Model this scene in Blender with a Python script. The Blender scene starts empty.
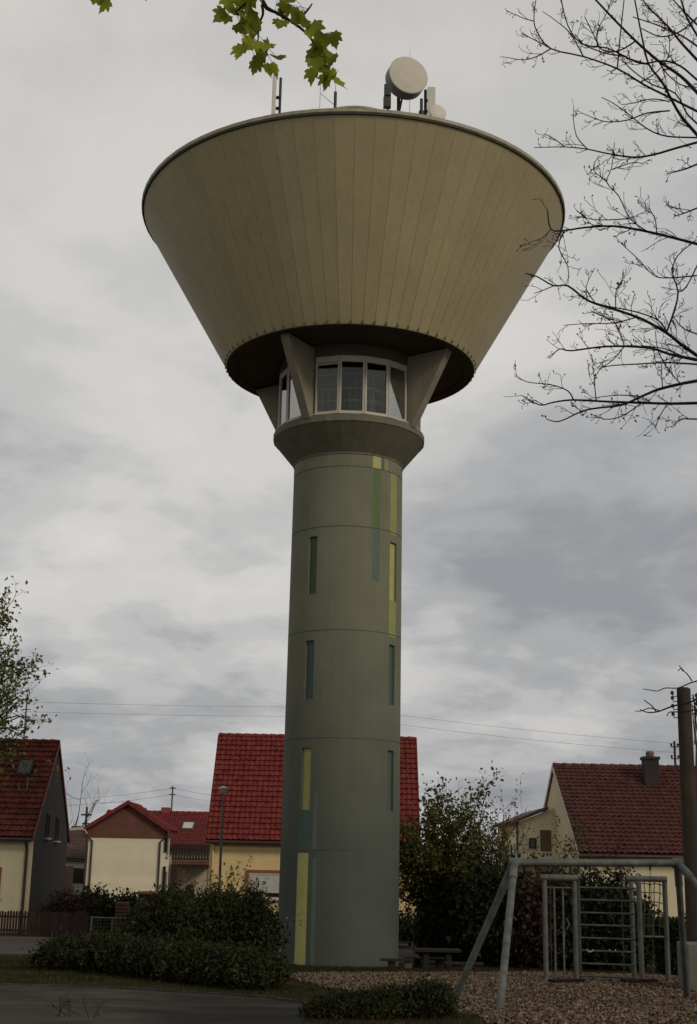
import bpy, math, random
import numpy as np
from mathutils import Vector, Matrix
R = math.radians
sc = bpy.context.scene
col = sc.collection

# ------------------------------------------------------------------ camera
F, TH, RO = 1323.3, 0.25726, 0.01960
CX, CY = 348.5, 512.0
cam = bpy.data.cameras.new('camera'); camo = bpy.data.objects.new('camera', cam); col.objects.link(camo)
cam.sensor_width = 36; cam.lens = F / 1024 * 36; cam.clip_end = 6000; cam.clip_start = .05
camo.matrix_world = Matrix.Rotation(math.pi/2 + TH, 4, 'X') @ Matrix.Rotation(RO, 4, 'Z')
sc.camera = camo

# ------------------------------------------------------------------ light and sky
SUN_EL, SUN_AZ = R(31), R(134)      # azimuth measured clockwise from the viewing direction (+Y)
w = bpy.data.worlds.new('World'); sc.world = w; w.use_nodes = True
nt = w.node_tree; N = nt.nodes; L = nt.links; N.clear()
def nd(t, **k):
    n = N.new(t)
    for a, b in k.items(): setattr(n, a, b)
    return n
out = nd('ShaderNodeOutputWorld'); bg = nd('ShaderNodeBackground'); bg.inputs[1].default_value = .1
L.new(bg.outputs[0], out.inputs[0])
sky = nd('ShaderNodeTexSky'); sky.sky_type = 'NISHITA'; sky.sun_disc = False
sky.sun_elevation = SUN_EL; sky.sun_rotation = SUN_AZ; sky.air_density = 1.5; sky.dust_density = 3
tc = nd('ShaderNodeTexCoord'); sep = nd('ShaderNodeSeparateXYZ'); L.new(tc.outputs['Generated'], sep.inputs[0])
def M(op, a, b=None, c=None, clamp=False):
    n = nd('ShaderNodeMath', operation=op, use_clamp=clamp)
    for i, v in enumerate((a, b, c)):
        if v is None: continue
        if isinstance(v, (int, float)): n.inputs[i].default_value = v
        else: L.new(v, n.inputs[i])
    return n.outputs[0]
zz = M('MAXIMUM', sep.outputs[2], 0.0)
den = M('ADD', zz, .26)
cmb = nd('ShaderNodeCombineXYZ')
L.new(M('DIVIDE', sep.outputs[0], den), cmb.inputs[0]); L.new(M('DIVIDE', sep.outputs[1], den), cmb.inputs[1])
def noise(scale, det, rough, off, dist=0, vec=None):
    mp = nd('ShaderNodeMapping'); L.new(vec or cmb.outputs[0], mp.inputs[0]); mp.inputs[1].default_value = off
    n = nd('ShaderNodeTexNoise'); n.inputs['Scale'].default_value = scale; n.inputs['Detail'].default_value = det
    n.inputs['Roughness'].default_value = rough; n.inputs['Distortion'].default_value = dist
    L.new(mp.outputs[0], n.inputs['Vector']); return n.outputs[0]
def ramp(fac, stops, interp='LINEAR'):
    n = nd('ShaderNodeValToRGB'); n.color_ramp.interpolation = interp
    while len(n.color_ramp.elements) < len(stops): n.color_ramp.elements.new(.5)
    for e, (p, c) in zip(n.color_ramp.elements, stops):
        e.position = p; e.color = tuple(c) + (1,) if len(c) == 3 else c
    L.new(fac, n.inputs[0]); return n.outputs[0]
def mixc(fac, a, b, bt='MIX'):
    n = nd('ShaderNodeMix'); n.data_type = 'RGBA'; n.blend_type = bt
    for s, v in ((n.inputs[0], fac), (n.inputs[6], a), (n.inputs[7], b)):
        if isinstance(v, (int, float)): s.default_value = v
        elif isinstance(v, tuple): s.default_value = v + (1,)
        else: L.new(v, s)
    return n.outputs[2]
big = noise(1.15, 6, .50, (11.898, 27.211, 1.85), .15)
mid = noise(3.4, 7, .56, (30.196, 31.286, 0.328), .2)
nse = M('ADD', M('MULTIPLY', big, .62), M('MULTIPLY', mid, .38))
# lumpy cumulus shapes stand out towards the horizon, the overhead layer is almost even
lowf = ramp(zz, [(.0, (1, 1, 1)), (.24, (.95, .95, .95)), (.42, (.40, .40, .40)), (1, (.22, .22, .22))])
dens = M('ADD', .5, M('MULTIPLY', M('SUBTRACT', nse, .5), M('MULTIPLY', lowf, 2.0)))
cloud = ramp(dens, [(.26, (.26, .27, .29)), (.42, (.365, .37, .38)), (.52, (.47, .47, .468)), (.60, (.555, .545, .53)), (.74, (.635, .615, .59))], 'EASE')
elev = ramp(zz, [(0, (.78, .79, .82)), (.08, (.90, .90, .91)), (.2, (1.0, .99, .98)), (.45, (1.03, 1.02, 1.0)), (.62, (1.0, .98, .95)), (1, (.90, .89, .87))])
cloud = mixc(1.0, cloud, elev, 'MULTIPLY')
vs = nd('ShaderNodeVectorMath', operation='SCALE'); L.new(cloud, vs.inputs[0]); vs.inputs['Scale'].default_value = 11.5
# the overcast is thinner and brighter ahead, thicker behind the viewer
back = ramp(M('MULTIPLY_ADD', sep.outputs[1], .5, .5), [(.0, (.95, .93, .88)), (.35, (.88, .87, .84)), (.72, (1, 1, 1)), (1, (1, 1, 1))])
vs2 = mixc(1.0, vs.outputs[0], back, 'MULTIPLY')
mx = mixc(.96, sky.outputs[0], vs2)
L.new(mx, bg.inputs[0])

sl = bpy.data.lights.new('sun', 'SUN'); so = bpy.data.objects.new('sun', sl); col.objects.link(so)
sl.energy = 1.32; sl.angle = R(14); sl.color = (1, .90, .76)
sd = Vector((math.sin(SUN_AZ)*math.cos(SUN_EL), math.cos(SUN_AZ)*math.cos(SUN_EL), math.sin(SUN_EL)))
so.rotation_euler = (-sd).to_track_quat('-Z', 'Y').to_euler()

vset = sc.view_settings; vset.view_transform = 'Standard'; vset.look = 'None'; vset.gamma = 1; vset.exposure = 0
sc.cycles.max_bounces = 6; sc.cycles.transparent_max_bounces = 16

# ------------------------------------------------------------------ pixel <-> place
def at(px, py, Y):
    """the place at distance Y seen in direction (px, py)"""
    a, b = px-CX, py-CY; c, s = math.cos(RO), math.sin(RO)
    X, V = c*a + s*b, -s*a + c*b
    d = Vector((X, F*math.cos(TH) + V*math.sin(TH), F*math.sin(TH) - V*math.cos(TH)))
    return d * (Y / d.y)
PROF = [(-20, -1.6), (0, -1.6), (10, -1.65), (17, -1.84), (20, -2.03), (22.25, -2.19), (24.5, -2.29), (30, -2.43), (36, -2.76), (43, -3.21), (46, -3.29), (50, -3.15), (52, -3.1), (60, -3.08), (3000, -3.08)]
def gz(Y): return float(np.interp(Y, [p[0] for p in PROF], [p[1] for p in PROF]))
def G(px, py):
    lo, hi = 3, 400
    for _ in range(50):
        m = (lo+hi)/2; p = at(px, py, m)
        if p.z > gz(m): lo = m
        else: hi = m
    p = at(px, py, lo); p.z = gz(lo); return p
def XZ(px, py, Y): p = at(px, py, Y); return p.x, p.z

# ------------------------------------------------------------------ materials
mats = {}
def mat(name, color, rough=.8, var=.12, scale=3., bump=0., bscale=60., metal=0., trans=0., island=0., col2=None, spec=.3, alpha=None, streak=0.):
    if name in mats: return mats[name]
    m = bpy.data.materials.new(name); m.use_nodes = True; t = m.node_tree; n = t.nodes; l = t.links
    b = n['Principled BSDF']; b.inputs['Roughness'].default_value = rough; b.inputs['Metallic'].default_value = metal
    b.inputs['Specular IOR Level'].default_value = spec
    geo = n.new('ShaderNodeNewGeometry'); tx = n.new('ShaderNodeTexCoord')
    ns = n.new('ShaderNodeTexNoise'); ns.inputs['Scale'].default_value = scale; ns.inputs['Detail'].default_value = 6
    l.new(tx.outputs['Object'], ns.inputs['Vector'])
    mr = n.new('ShaderNodeMapRange'); mr.inputs['From Min'].default_value = .3; mr.inputs['From Max'].default_value = .7
    mr.inputs['To Min'].default_value = 1-var; mr.inputs['To Max'].default_value = 1+var
    l.new(ns.outputs[0], mr.inputs[0])
    fac = mr.outputs[0]
    def mul(a, b_):
        q = n.new('ShaderNodeMath'); q.operation = 'MULTIPLY'; l.new(a, q.inputs[0]); l.new(b_, q.inputs[1]); return q.outputs[0]
    if island:
        mi = n.new('ShaderNodeMapRange'); mi.inputs['To Min'].default_value = 1-island; mi.inputs['To Max'].default_value = 1+island
        l.new(geo.outputs['Random Per Island'], mi.inputs[0]); fac = mul(fac, mi.outputs[0])
    if streak:
        mp = n.new('ShaderNodeMapping'); mp.inputs['Scale'].default_value = (5, 5, .25); l.new(tx.outputs['Object'], mp.inputs[0])
        n2 = n.new('ShaderNodeTexNoise'); n2.inputs['Scale'].default_value = 1.3; n2.inputs['Detail'].default_value = 5; l.new(mp.outputs[0], n2.inputs['Vector'])
        m2 = n.new('ShaderNodeMapRange'); m2.inputs['From Min'].default_value = .35; m2.inputs['From Max'].default_value = .7
        m2.inputs['To Min'].default_value = 1+streak*.4; m2.inputs['To Max'].default_value = 1-streak; l.new(n2.outputs[0], m2.inputs[0]); fac = mul(fac, m2.outputs[0])
    vm = n.new('ShaderNodeVectorMath'); vm.operation = 'SCALE'; l.new(fac, vm.inputs['Scale'])
    if col2:
        mc = n.new('ShaderNodeMix'); mc.data_type = 'RGBA'; mc.inputs[6].default_value = tuple(color)+(1,); mc.inputs[7].default_value = tuple(col2)+(1,)
        n3 = n.new('ShaderNodeTexWhiteNoise'); n3.noise_dimensions = '1D'
        if island:
            l.new(geo.outputs['Random Per Island'], n3.inputs['W']); l.new(n3.outputs[0], mc.inputs[0])
        else:
            n4 = n.new('ShaderNodeTexNoise'); n4.inputs['Scale'].default_value = scale*.37; n4.inputs['Detail'].default_value = 7; l.new(tx.outputs['Object'], n4.inputs['Vector'])
            m4 = n.new('ShaderNodeMapRange'); m4.inputs['From Min'].default_value = .42; m4.inputs['From Max'].default_value = .6; l.new(n4.outputs[0], m4.inputs[0]); l.new(m4.outputs[0], mc.inputs[0])
        l.new(mc.outputs[2], vm.inputs[0])
    else: vm.inputs[0].default_value = color
    l.new(vm.outputs[0], b.inputs['Base Color'])
    if bump:
        nb = n.new('ShaderNodeTexNoise'); nb.inputs['Scale'].default_value = bscale; nb.inputs['Detail'].default_value = 5; l.new(tx.outputs['Object'], nb.inputs['Vector'])
        bp = n.new('ShaderNodeBump'); bp.inputs['Strength'].default_value = bump; bp.inputs['Distance'].default_value = .02
        l.new(nb.outputs[0], bp.inputs['Height']); l.new(bp.outputs[0], b.inputs['Normal'])
    if trans:
        tr = n.new('ShaderNodeBsdfTranslucent'); l.new(vm.outputs[0], tr.inputs[0]); ms = n.new('ShaderNodeMixShader'); ms.inputs[0].default_value = trans
        l.new(b.outputs[0], ms.inputs[1]); l.new(tr.outputs[0], ms.inputs[2]); l.new(ms.outputs[0], n['Material Output'].inputs[0])
    mats[name] = m; return m
def glass(name, tint, rough=.04, mixf=.5):
    if name in mats: return mats[name]
    m = bpy.data.materials.new(name); m.use_nodes = True; t = m.node_tree; n = t.nodes; l = t.links
    n.remove(n['Principled BSDF']); g = n.new('ShaderNodeBsdfGlossy'); g.inputs['Roughness'].default_value = rough
    tr = n.new('ShaderNodeBsdfTransparent'); tr.inputs[0].default_value = tuple(tint)+(1,)
    lw = n.new('ShaderNodeLayerWeight'); lw.inputs[0].default_value = .35
    mr = n.new('ShaderNodeMapRange'); mr.inputs['To Min'].default_value = .04; mr.inputs['To Max'].default_value = .45
    l.new(lw.outputs['Fresnel'], mr.inputs[0])
    ms = n.new('ShaderNodeMixShader'); l.new(mr.outputs[0], ms.inputs[0]); l.new(tr.outputs[0], ms.inputs[1]); l.new(g.outputs[0], ms.inputs[2])
    l.new(ms.outputs[0], n['Material Output'].inputs[0]); mats[name] = m; return m

# ------------------------------------------------------------------ mesh helpers
ROOT = {}
def tag(o, label=None, cat=None, group=None, kind=None):
    if label: o['label'] = label
    if cat: o['category'] = cat
    if group: o['group'] = group
    if kind: o['kind'] = kind
    return o
def thing(name, loc, label, cat, group=None):
    o = bpy.data.objects.new(name, None); o.empty_display_size = .2; col.objects.link(o); o.location = loc
    ROOT[o.name] = Vector(loc); return tag(o, label, cat, group)
class MB:
    def __init__(s): s.v = []; s.f = []; s.m = []; s.n = 0; s.cur = 0
    def add(s, v, f):
        k = s.n; s.v.append(np.asarray([tuple(a) for a in v], float).reshape(-1, 3)); s.n += len(v)
        for q in f: s.f.append(tuple(i+k for i in q)); s.m.append(s.cur)
        return s
    def box(s, a, b):
        x0, y0, z0 = a; x1, y1, z1 = b
        v = [(x, y, z) for z in (z0, z1) for y in (y0, y1) for x in (x0, x1)]
        return s.add(v, [(0, 2, 3, 1), (4, 5, 7, 6), (0, 1, 5, 4), (2, 6, 7, 3), (0, 4, 6, 2), (1, 3, 7, 5)])
    def obox(s, c, ax, ay, az):      # centre and three half axes
        c, ax, ay, az = map(Vector, (c, ax, ay, az))
        v = [c + ax*i + ay*j + az*k for k in (-1, 1) for j in (-1, 1) for i in (-1, 1)]
        return s.add(v, [(0, 2, 3, 1), (4, 5, 7, 6), (0, 1, 5, 4), (2, 6, 7, 3), (0, 4, 6, 2), (1, 3, 7, 5)])
    def prism(s, poly, ext):         # polygon (list of 3d) extruded by vector
        n = len(poly); ext = Vector(ext); v = [Vector(p) for p in poly] + [Vector(p)+ext for p in poly]
        f = [tuple(range(n))[::-1], tuple(range(n, 2*n))] + [(i, (i+1) % n, n+(i+1) % n, n+i) for i in range(n)]
        return s.add(v, f)
    def tube(s, pts, rad, seg=8, caps=True):
        pts = [Vector(p) for p in pts]
        if not hasattr(rad, '__len__'): rad = [rad]*len(pts)
        v = []; f = []; up = None
        for i, p in enumerate(pts):
            t = (pts[min(i+1, len(pts)-1)] - pts[max(i-1, 0)])
            if t.length < 1e-9: t = Vector((0, 0, 1))
            t.normalize()
            if up is None: up = t.orthogonal().normalized()
            up = (up - t*up.dot(t))
            if up.length < 1e-6: up = t.orthogonal()
            up.normalize(); w_ = t.cross(up)
            for k in range(seg):
                a = 2*math.pi*k/seg; v.append(p + (up*math.cos(a) + w_*math.sin(a))*rad[i])
        for i in range(len(pts)-1):
            for k in range(seg):
                a = i*seg+k; b = i*seg+(k+1) % seg; f.append((a, b, b+seg, a+seg))
        if caps: f.append(tuple(range(seg))[::-1]); f.append(tuple(range((len(pts)-1)*seg, len(pts)*seg)))
        return s.add(v, f)
    def lathe(s, prof, c=(0, 0), seg=48, a0=0, a1=2*math.pi, close=True):
        v = []; f = []; full = abs(a1-a0-2*math.pi) < 1e-6; n = seg if full else seg+1
        for r, z in prof:
            for k in range(n):
                a = a0 + (a1-a0)*k/seg; v.append((c[0]+r*math.sin(a), c[1]-r*math.cos(a), z))
        for i in range(len(prof)-1):
            for k in range(seg):
                k2 = (k+1) % n if full else k+1
                f.append((i*n+k, i*n+k2, (i+1)*n+k2, (i+1)*n+k))
        return s.add(v, f)
    def build(s, name, m, parent=None, smooth=False, bevel=0):
        me = bpy.data.meshes.new(name)
        V = np.concatenate(s.v)
        if parent is not None: V = V - np.array(ROOT[parent.name])
        me.from_pydata(V.tolist(), [], s.f)
        for q in (m if isinstance(m, (list, tuple)) else [m]): me.materials.append(q)
        if any(s.m): me.polygons.foreach_set('material_index', s.m)
        me.update()
        o = bpy.data.objects.new(name, me); col.objects.link(o)
        if parent is not None: o.parent = parent; ROOT[o.name] = ROOT[parent.name]
        else: ROOT[o.name] = Vector((0, 0, 0))
        if smooth: me.polygons.foreach_set('use_smooth', [True]*len(me.polygons)); 
        if smooth == 'auto':
            me.set_sharp_from_angle(angle=R(35))
        if bevel:
            md = o.modifiers.new('bevel', 'BEVEL'); md.width = bevel; md.segments = 2; md.limit_method = 'ANGLE'
        return o
def mesh_np(name, V, Fq, m, parent=None):
    """fast mesh from numpy: V (n,3), Fq (k, 3|4)"""
    V = np.asarray(V, float)
    if parent is not None: V = V - np.array(ROOT[parent.name])
    k = Fq.shape[1]; me = bpy.data.meshes.new(name)
    me.vertices.add(len(V)); me.vertices.foreach_set('co', V.astype(np.float32).ravel())
    me.loops.add(Fq.size); me.loops.foreach_set('vertex_index', Fq.astype(np.int32).ravel())
    me.polygons.add(len(Fq)); me.polygons.foreach_set('loop_start', np.arange(0, Fq.size, k, dtype=np.int32))
    me.polygons.foreach_set('loop_total', np.full(len(Fq), k, dtype=np.int32))
    me.materials.append(m); me.update(calc_edges=True); me.validate()
    o = bpy.data.objects.new(name, me); col.objects.link(o)
    if parent is not None: o.parent = parent; ROOT[o.name] = ROOT[parent.name]
    else: ROOT[o.name] = Vector((0, 0, 0))
    return o
def copy_tree(o, parent=None, delta=None):
    c = o.copy(); col.objects.link(c); c.parent = parent
    if delta is not None: c.location = Vector(o.location) + Vector(delta)
    for ch in list(o.children): copy_tree(ch, c)
    return c

# leaf shapes: vertex list + faces in the unit square, z = fold
LEAF_DIA = (np.array([(0, 0, 0), (.32, .5, .1), (0, 1, 0), (-.32, .5, .1)]), np.array([(0, 1, 2, 3)]))
NEEDLE = (np.array([(-.09, 0, 0), (.09, 0, 0), (0, 1, 0)]), np.array([(0, 1, 2)]))
def _maple():
    pts = [(0, 0), (.14, .03), (.34, -.04), (.36, .10), (.50, .12), (.60, .30), (.46, .36), (.52, .50), (.50, .70), (.36, .62), (.26, .58), (.24, .78), (.14, .80), (0, 1.05), (-.13, .82), (-.25, .76), (-.25, .57), (-.38, .64), (-.52, .68), (-.50, .48), (-.46, .35), (-.62, .28), (-.48, .12), (-.36, .08), (-.33, -.05), (-.13, .02)]
    v = [(0, .36, -.05)] + [(x, y, .16*abs(x)) for x, y in pts]; n = len(pts)
    return np.array(v), np.array([(0, 1+i, 1+(i+1) % n) for i in range(n)])
MAPLE = _maple()
def scatter(name, P, size, shape, m, parent=None, rs=None, updir=None, spread=1.0, jit=.35):
    """many small leaves at points P, each its own orientation"""
    rs = rs or np.random.RandomState(1); n = len(P)
    d = rs.normal(size=(n, 3))
    if updir is not None: d = d*spread + np.asarray(updir)
    d /= np.linalg.norm(d, axis=1)[:, None]
    r_ = rs.normal(size=(n, 3)); a = np.cross(d, r_); a /= np.linalg.norm(a, axis=1)[:, None]; b = np.cross(a, d)
    s = size*(1 + jit*rs.uniform(-1, 1, n)); SV, SF = shape; k = len(SV)
    V = P[:, None, :] + s[:, None, None]*(SV[None, :, 0, None]*a[:, None, :] + SV[None, :, 1, None]*d[:, None, :] + SV[None, :, 2, None]*b[:, None, :])
    Fq = (SF[None] + (np.arange(n)*k)[:, None, None]).reshape(-1, SF.shape[1])
    return mesh_np(name, V.reshape(-1, 3), Fq, m, parent)
def cloud_pts(blobs, n, rs, shell=.55, clump=.12, per=14):
    """points in clumps inside ellipsoids (cx,cy,cz,rx,ry,rz)"""
    B = np.array(blobs, float); vol = np.cbrt(B[:, 3]*B[:, 4]*B[:, 5])**2.3; pr = vol/vol.sum()
    nc = max(1, n//per); idx = rs.choice(len(B), nc, p=pr)
    u = rs.normal(size=(nc, 3)); u /= np.linalg.norm(u, axis=1)[:, None]
    rad = shell + (1-shell)*rs.uniform(0, 1, nc)**.6; rad *= (1 + .16*rs.normal(size=nc))
    C = B[idx, :3] + u*rad[:, None]*B[idx, 3:]
    P = np.repeat(C, per, 0) + rs.normal(size=(nc*per, 3))*clump
    return P
def grow(start, d, length, rad, rs, levels, branches, tips, wob=.25, up=.1, split=(2, 4), shrink=.68, segs=5):
    p = Vector(start); d = Vector(d).normalized(); pts = [p.copy()]; rr = [rad]
    for i in range(segs):
        d = (d + Vector(rs.normal(size=3))*wob*.5 + Vector((0, 0, up))*.3).normalized()
        p = p + d*length/segs; pts.append(p.copy()); rr.append(rad*(1-.5*(i+1)/segs))
    branches.append((pts, rr))
    if levels == 0: tips.append((pts, d)); return
    k = rs.randint(split[0], split[1]+1)
    for j in range(k):
        t = .35+.65*(j+1)/k if k > 1 else 1; i = min(segs, int(t*segs)); 
        nd_ = (d + Vector(rs.normal(size=3))*.75).normalized()
        grow(pts[i], nd_, length*shrink*rs.uniform(.8, 1.2), rr[i]*.7, rs, levels-1, branches, tips, wob, up, split, shrink, segs)

# ------------------------------------------------------------------ ground
MG = mat('grass_soil', (.026, .030, .013), .95, .35, 1.2, .6, 40, col2=(.048, .036, .022), spec=.05)
ys = np.unique(np.concatenate([np.arange(-20, 70, .25), [80, 120, 200, 400, 900, 2500]]))
xs = [-2500, -60, -20, -6, 0, 6, 20, 60, 2500]
b = MB(); v = [(x, y, gz(y)) for y in ys for x in xs]; nx = len(xs)
b.add(v, [(j*nx+i, j*nx+i+1, (j+1)*nx+i+1, (j+1)*nx+i) for j in range(len(ys)-1) for i in range(nx-1)])
tag(b.build('ground', MG), 'dark uneven grass and soil sloping gently down to the foot of the tower', 'ground', kind='structure')
def sheet(name, poly, layer, m, label=None):
    P = [(p[0], p[1]) for p in poly]; y0, y1 = min(p[1] for p in P), max(p[1] for p in P)
    st = [y for y in np.arange(-20, 70, .25) if y0 < y < y1]; st = [y0+1e-4]+st+[y1-1e-4]
    def iv(y):
        x = []
        for i in range(len(P)):
            a, c = P[i], P[(i+1) % len(P)]
            if (a[1] <= y) != (c[1] <= y): x.append(a[0]+(c[0]-a[0])*(y-a[1])/(c[1]-a[1]))
        x.sort(); return (x[0], x[-1]) if len(x) > 1 else None
    b = MB(); prev = None
    for y in st:
        q = iv(y)
        if q is None: prev = None; continue
        if prev:
            (a0, a1), yy = prev; z0, z1 = gz(yy)+.004*layer, gz(y)+.004*layer
            b.add([(a0, yy, z0), (a1, yy, z0), (q[1], y, z1), (q[0], y, z1)], [(0, 1, 2, 3)])
        prev = (q, y)
    o = b.build(name, m); return tag(o, label, name.replace('_', ' '), kind='structure')
def gp(l): return [G(*p) for p in l]
pav = gp([(-80, 982), (0, 985.5), (60, 987), (120, 989), (200, 994), (265, 998), (303, 1003.5), (311, 1010), (304, 1022), (292, 1050), (280, 1150), (-80, 1150)])
pav2 = pav
MPV = mat('worn_asphalt', (.022, .021, .017), .95, .35, .9, .5, 90, col2=(.055, .049, .041), spec=.08)
sheet('paved_path', pav, 1, MPV, 'worn grey asphalt surface with pale scuffs in the near left corner')
chips = gp([(286, 976.5), (300, 975), (330, 974.2), (450, 974), (560, 974), (700, 974), (790, 975), (830, 1040), (830, 1100), (560, 1100), (500, 1032), (470, 1016), (430, 1006), (380, 998), (335, 990), (300, 982)])
MCB = mat('chip_bed', (.085, .062, .045), .95, .4, 9, .8, 50)
sheet('wood_chip_bed', chips, 1, MCB, 'brown bed of wood chips under the playground equipment')
road = [(-60, 46.8), (-60, 51.2), (60, 51.2), (60, 46.8)]
sheet('road', road, 1, mat('road_asphalt', (.048, .045, .039), .85, .2, 2, .3, 70), 'village road running past the house fences')
b = MB(); b.box((-60, 46.55, gz(46.6)-.1), (60, 46.8, gz(46.8)+.06)); b.box((-60, 51.2, gz(51.2)-.1), (60, 51.4, gz(51.2)+.13))
tag(b.build('kerb', mat('kerb_stone', (.085, .075, .062), .9)), 'pale concrete kerb along the road', 'kerb', kind='structure')
b = MB(); b.box((-60, 51.4, gz(51.4)-.1), (60, 52.3, gz(51.4)+.11))
tag(b.build('pavement', mat('paving', (.055, .045, .036), .9, .2)), 'narrow pavement in front of the garden fences', 'pavement', kind='structure')
# edging stones of the asphalt patch
b = MB(); e_ = gp([(0, 985.5), (60, 987), (120, 989), (200, 994), (265, 998), (303, 1003.5), (311, 1010)])
for i in range(len(e_)-1):
    p, q = e_[i], e_[i+1]; n_ = max(1, int((q-p).length/.5))
    for k in range(n_):
        a = p.lerp(q, (k+.03)/n_); c = p.lerp(q, (k+.97)/n_); t = (c-a); n = Vector((-t.y, t.x, 0)).normalized()*.05
        b.prism([a, c, c+n, a+n], (0, 0, .035))
tag(b.build('edging_stones', mat('edging', (.055, .05, .045), .9, .3, 5, spec=.05)), 'low stone edging along the asphalt', 'edging', kind='structure')

def in_poly(X, Y, poly):
    ins = np.zeros(len(X), bool); n = len(poly)
    for i in range(n):
        x0, y0 = poly[i][0], poly[i][1]; x1, y1 = poly[(i+1) % n][0], poly[(i+1) % n][1]
        if y0 == y1: continue
        c = ((y0 <= Y) != (y1 <= Y)) & (X < x0 + (x1-x0)*(Y-y0)/(y1-y0)); ins ^= c
    return ins
PX = [p[0] for p in PROF]; PZ = [p[1] for p in PROF]
rs = np.random.RandomState(5)
# chips: little tilted slabs
n = 190000; X = rs.uniform(-3, 14, n); Y = rs.uniform(14, 37.5, n); k = in_poly(X, Y, chips) & (np.abs(X) < .30*Y+1.2); X, Y = X[k], Y[k]
P = np.stack([X, Y, np.interp(Y, PX, PZ)+.012+rs.uniform(0, .03, len(X))], 1)
CH = (np.array([(-.5, -.3, -.1), (.5, -.24, -.1), (.46, .3, -.1), (-.5, .26, -.1), (-.4, -.2, .15), (.42, -.2, .12), (.4, .2, .14), (-.42, .2, .1)]),
      np.array([(0, 1, 5, 4), (1, 2, 6, 5), (2, 3, 7, 6), (3, 0, 4, 7), (4, 5, 6, 7)]))
o = scatter('wood_chips', P, .054, CH, mat('chips', (.185, .137, .098), .9, .1, 8, island=.62, col2=(.085, .058, .04), spec=.1), rs=rs, jit=.5)
tag(o, 'loose pale brown wood chips covering the play area', 'wood chips', kind='stuff')
# grass blades
def blades(name, poly, dens, h, m, label, seed):
    rs = np.random.RandomState(seed); x = [p[0] for p in poly]; y = [p[1] for p in poly]
    A = (max(x)-min(x))*(max(y)-min(y)); n = int(A*dens); X = rs.uniform(min(x), max(x), n); Y = rs.uniform(min(y), max(y), n)
    k = in_poly(X, Y, poly) & (np.abs(X) < .29*Y+1) & ~in_poly(X, Y, chips) & ~in_poly(X, Y, pav2); X, Y = X[k], Y[k]
    o = scatter(name, np.stack([X, Y, np.interp(Y, PX, PZ)-.005], 1), h, (NEEDLE[0]*np.array([1.3, 1, 1]), NEEDLE[1]), m, rs=rs, updir=(0, 0, 1), spread=.35)
    return tag(o, label, 'grass', kind='stuff')
MGB = mat('grass_blades', (.026, .028, .011), .85, .3, .6, trans=.2, island=.4, col2=(.045, .034, .018), spec=.04)
blades('grass', [(-9, 34), (9, 34), (14, 46.5), (-14, 46.5)], 170, .075, MGB, 'short green grass strip round the foot of the tower', 2)
blades('grass', [(-5, 15), (3.4, 15), (4.5, 34), (-10, 34)], 330, .06, MGB, 'dark grass verge between the asphalt and the wood chips', 3)

# ------------------------------------------------------------------ water tower
D0 = 45.0; TX = -.0373
RS = 1.921
tower = thing('water_tower', (TX, D0, gz(D0)), 'tall grey green concrete water tower with flared cream panelled tank on top', 'water tower')
def cyl_hit(px, py):
    d = at(px, py, 1.0); a = d.x**2+d.y**2; bb = -2*(d.x*TX+d.y*D0); c_ = TX**2+D0**2-RS**2
    disc = bb*bb-4*a*c_
    t = (-bb-math.sqrt(max(disc, 0)))/(2*a); p = d*t
    return math.asin(max(-1, min(1, (p.x-TX)/RS))), p.z
def rect(x0, y0, x1, y1, mi, depth):
    ym = (y0+y1)/2; f0, _ = cyl_hit(x0, ym); f1, _ = cyl_hit(x1, ym); xm = (x0+x1)/2
    return (f0, f1, cyl_hit(xm, y1)[1], cyl_hit(xm, y0)[1], mi, depth)
YEL, YG, DKG, TEAL, DULL, GRYT, TAN = 1, 2, 3, 4, 5, 6, 7
rects = [rect(373, 455.8, 381.2, 469.3, YEL, 0), rect(384.5, 458, 388, 471.5, TAN, 0), rect(381.2, 456, 384.5, 470, GRYT, 0),
 rect(372.7, 469.3, 380.3, 531.6, DULL, 0), rect(372.3, 531.6, 379.6, 581, GRYT, 0), rect(390.4, 473.4, 396.6, 535, YG, 0),
 rect(389.6, 542.6, 396.2, 601, YEL, .07), rect(389.0, 601.1, 395.4, 637, YG, 0), rect(309, 536.5, 317, 594, DKG, .08),
 rect(306, 640.5, 314.2, 699, TEAL, .08), rect(388.8, 645, 394.3, 705, TEAL, .08), rect(302.6, 748, 311.5, 810, YEL, .08),
 rect(301.2, 810.1, 309.8, 850.5, TEAL, 0), rect(298, 853, 308.5, 964.5, YEL, 0), rect(314.3, 793, 318.3, 849, GRYT, 0),
 rect(313, 858, 317.0, 964, GRYT, 0), rect(387.2, 750.5, 393.2, 811, TEAL, .08)]
ztop = 13.42; zb = gz(D0)-.1
seamz = [.27+3.525*k for k in range(4)]+[12.95]
hb = sorted(set([zb, ztop]+[r[2] for r in rects]+[r[3] for r in rects]+[s for z in seamz for s in (z-.017, z+.017)]+list(np.arange(zb, ztop, .8))))
ab = sorted(set([r[0] for r in rects]+[r[1] for r in rects]+[2*math.pi*k/72-math.pi for k in range(73)]))
def cell(a, z):
    for s in seamz:
        if abs(z-s) < .0172: return 8, .012
    for r in rects:
        if r[0] < a < r[1] and r[2] < z < r[3]: return r[4], r[5]
    return 0, 0
C_ = [[cell((ab[i]+ab[i+1])/2, (hb[j]+hb[j+1])/2) for i in range(len(ab)-1)] for j in range(len(hb)-1)]
b = MB()
def cp(a, z, dep):
    q = max(0, 12.5-z); r_ = RS+.0032*q-dep; return (TX-.0022*q+r_*math.sin(a), D0-r_*math.cos(a), z)
na = len(ab)-1
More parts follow.
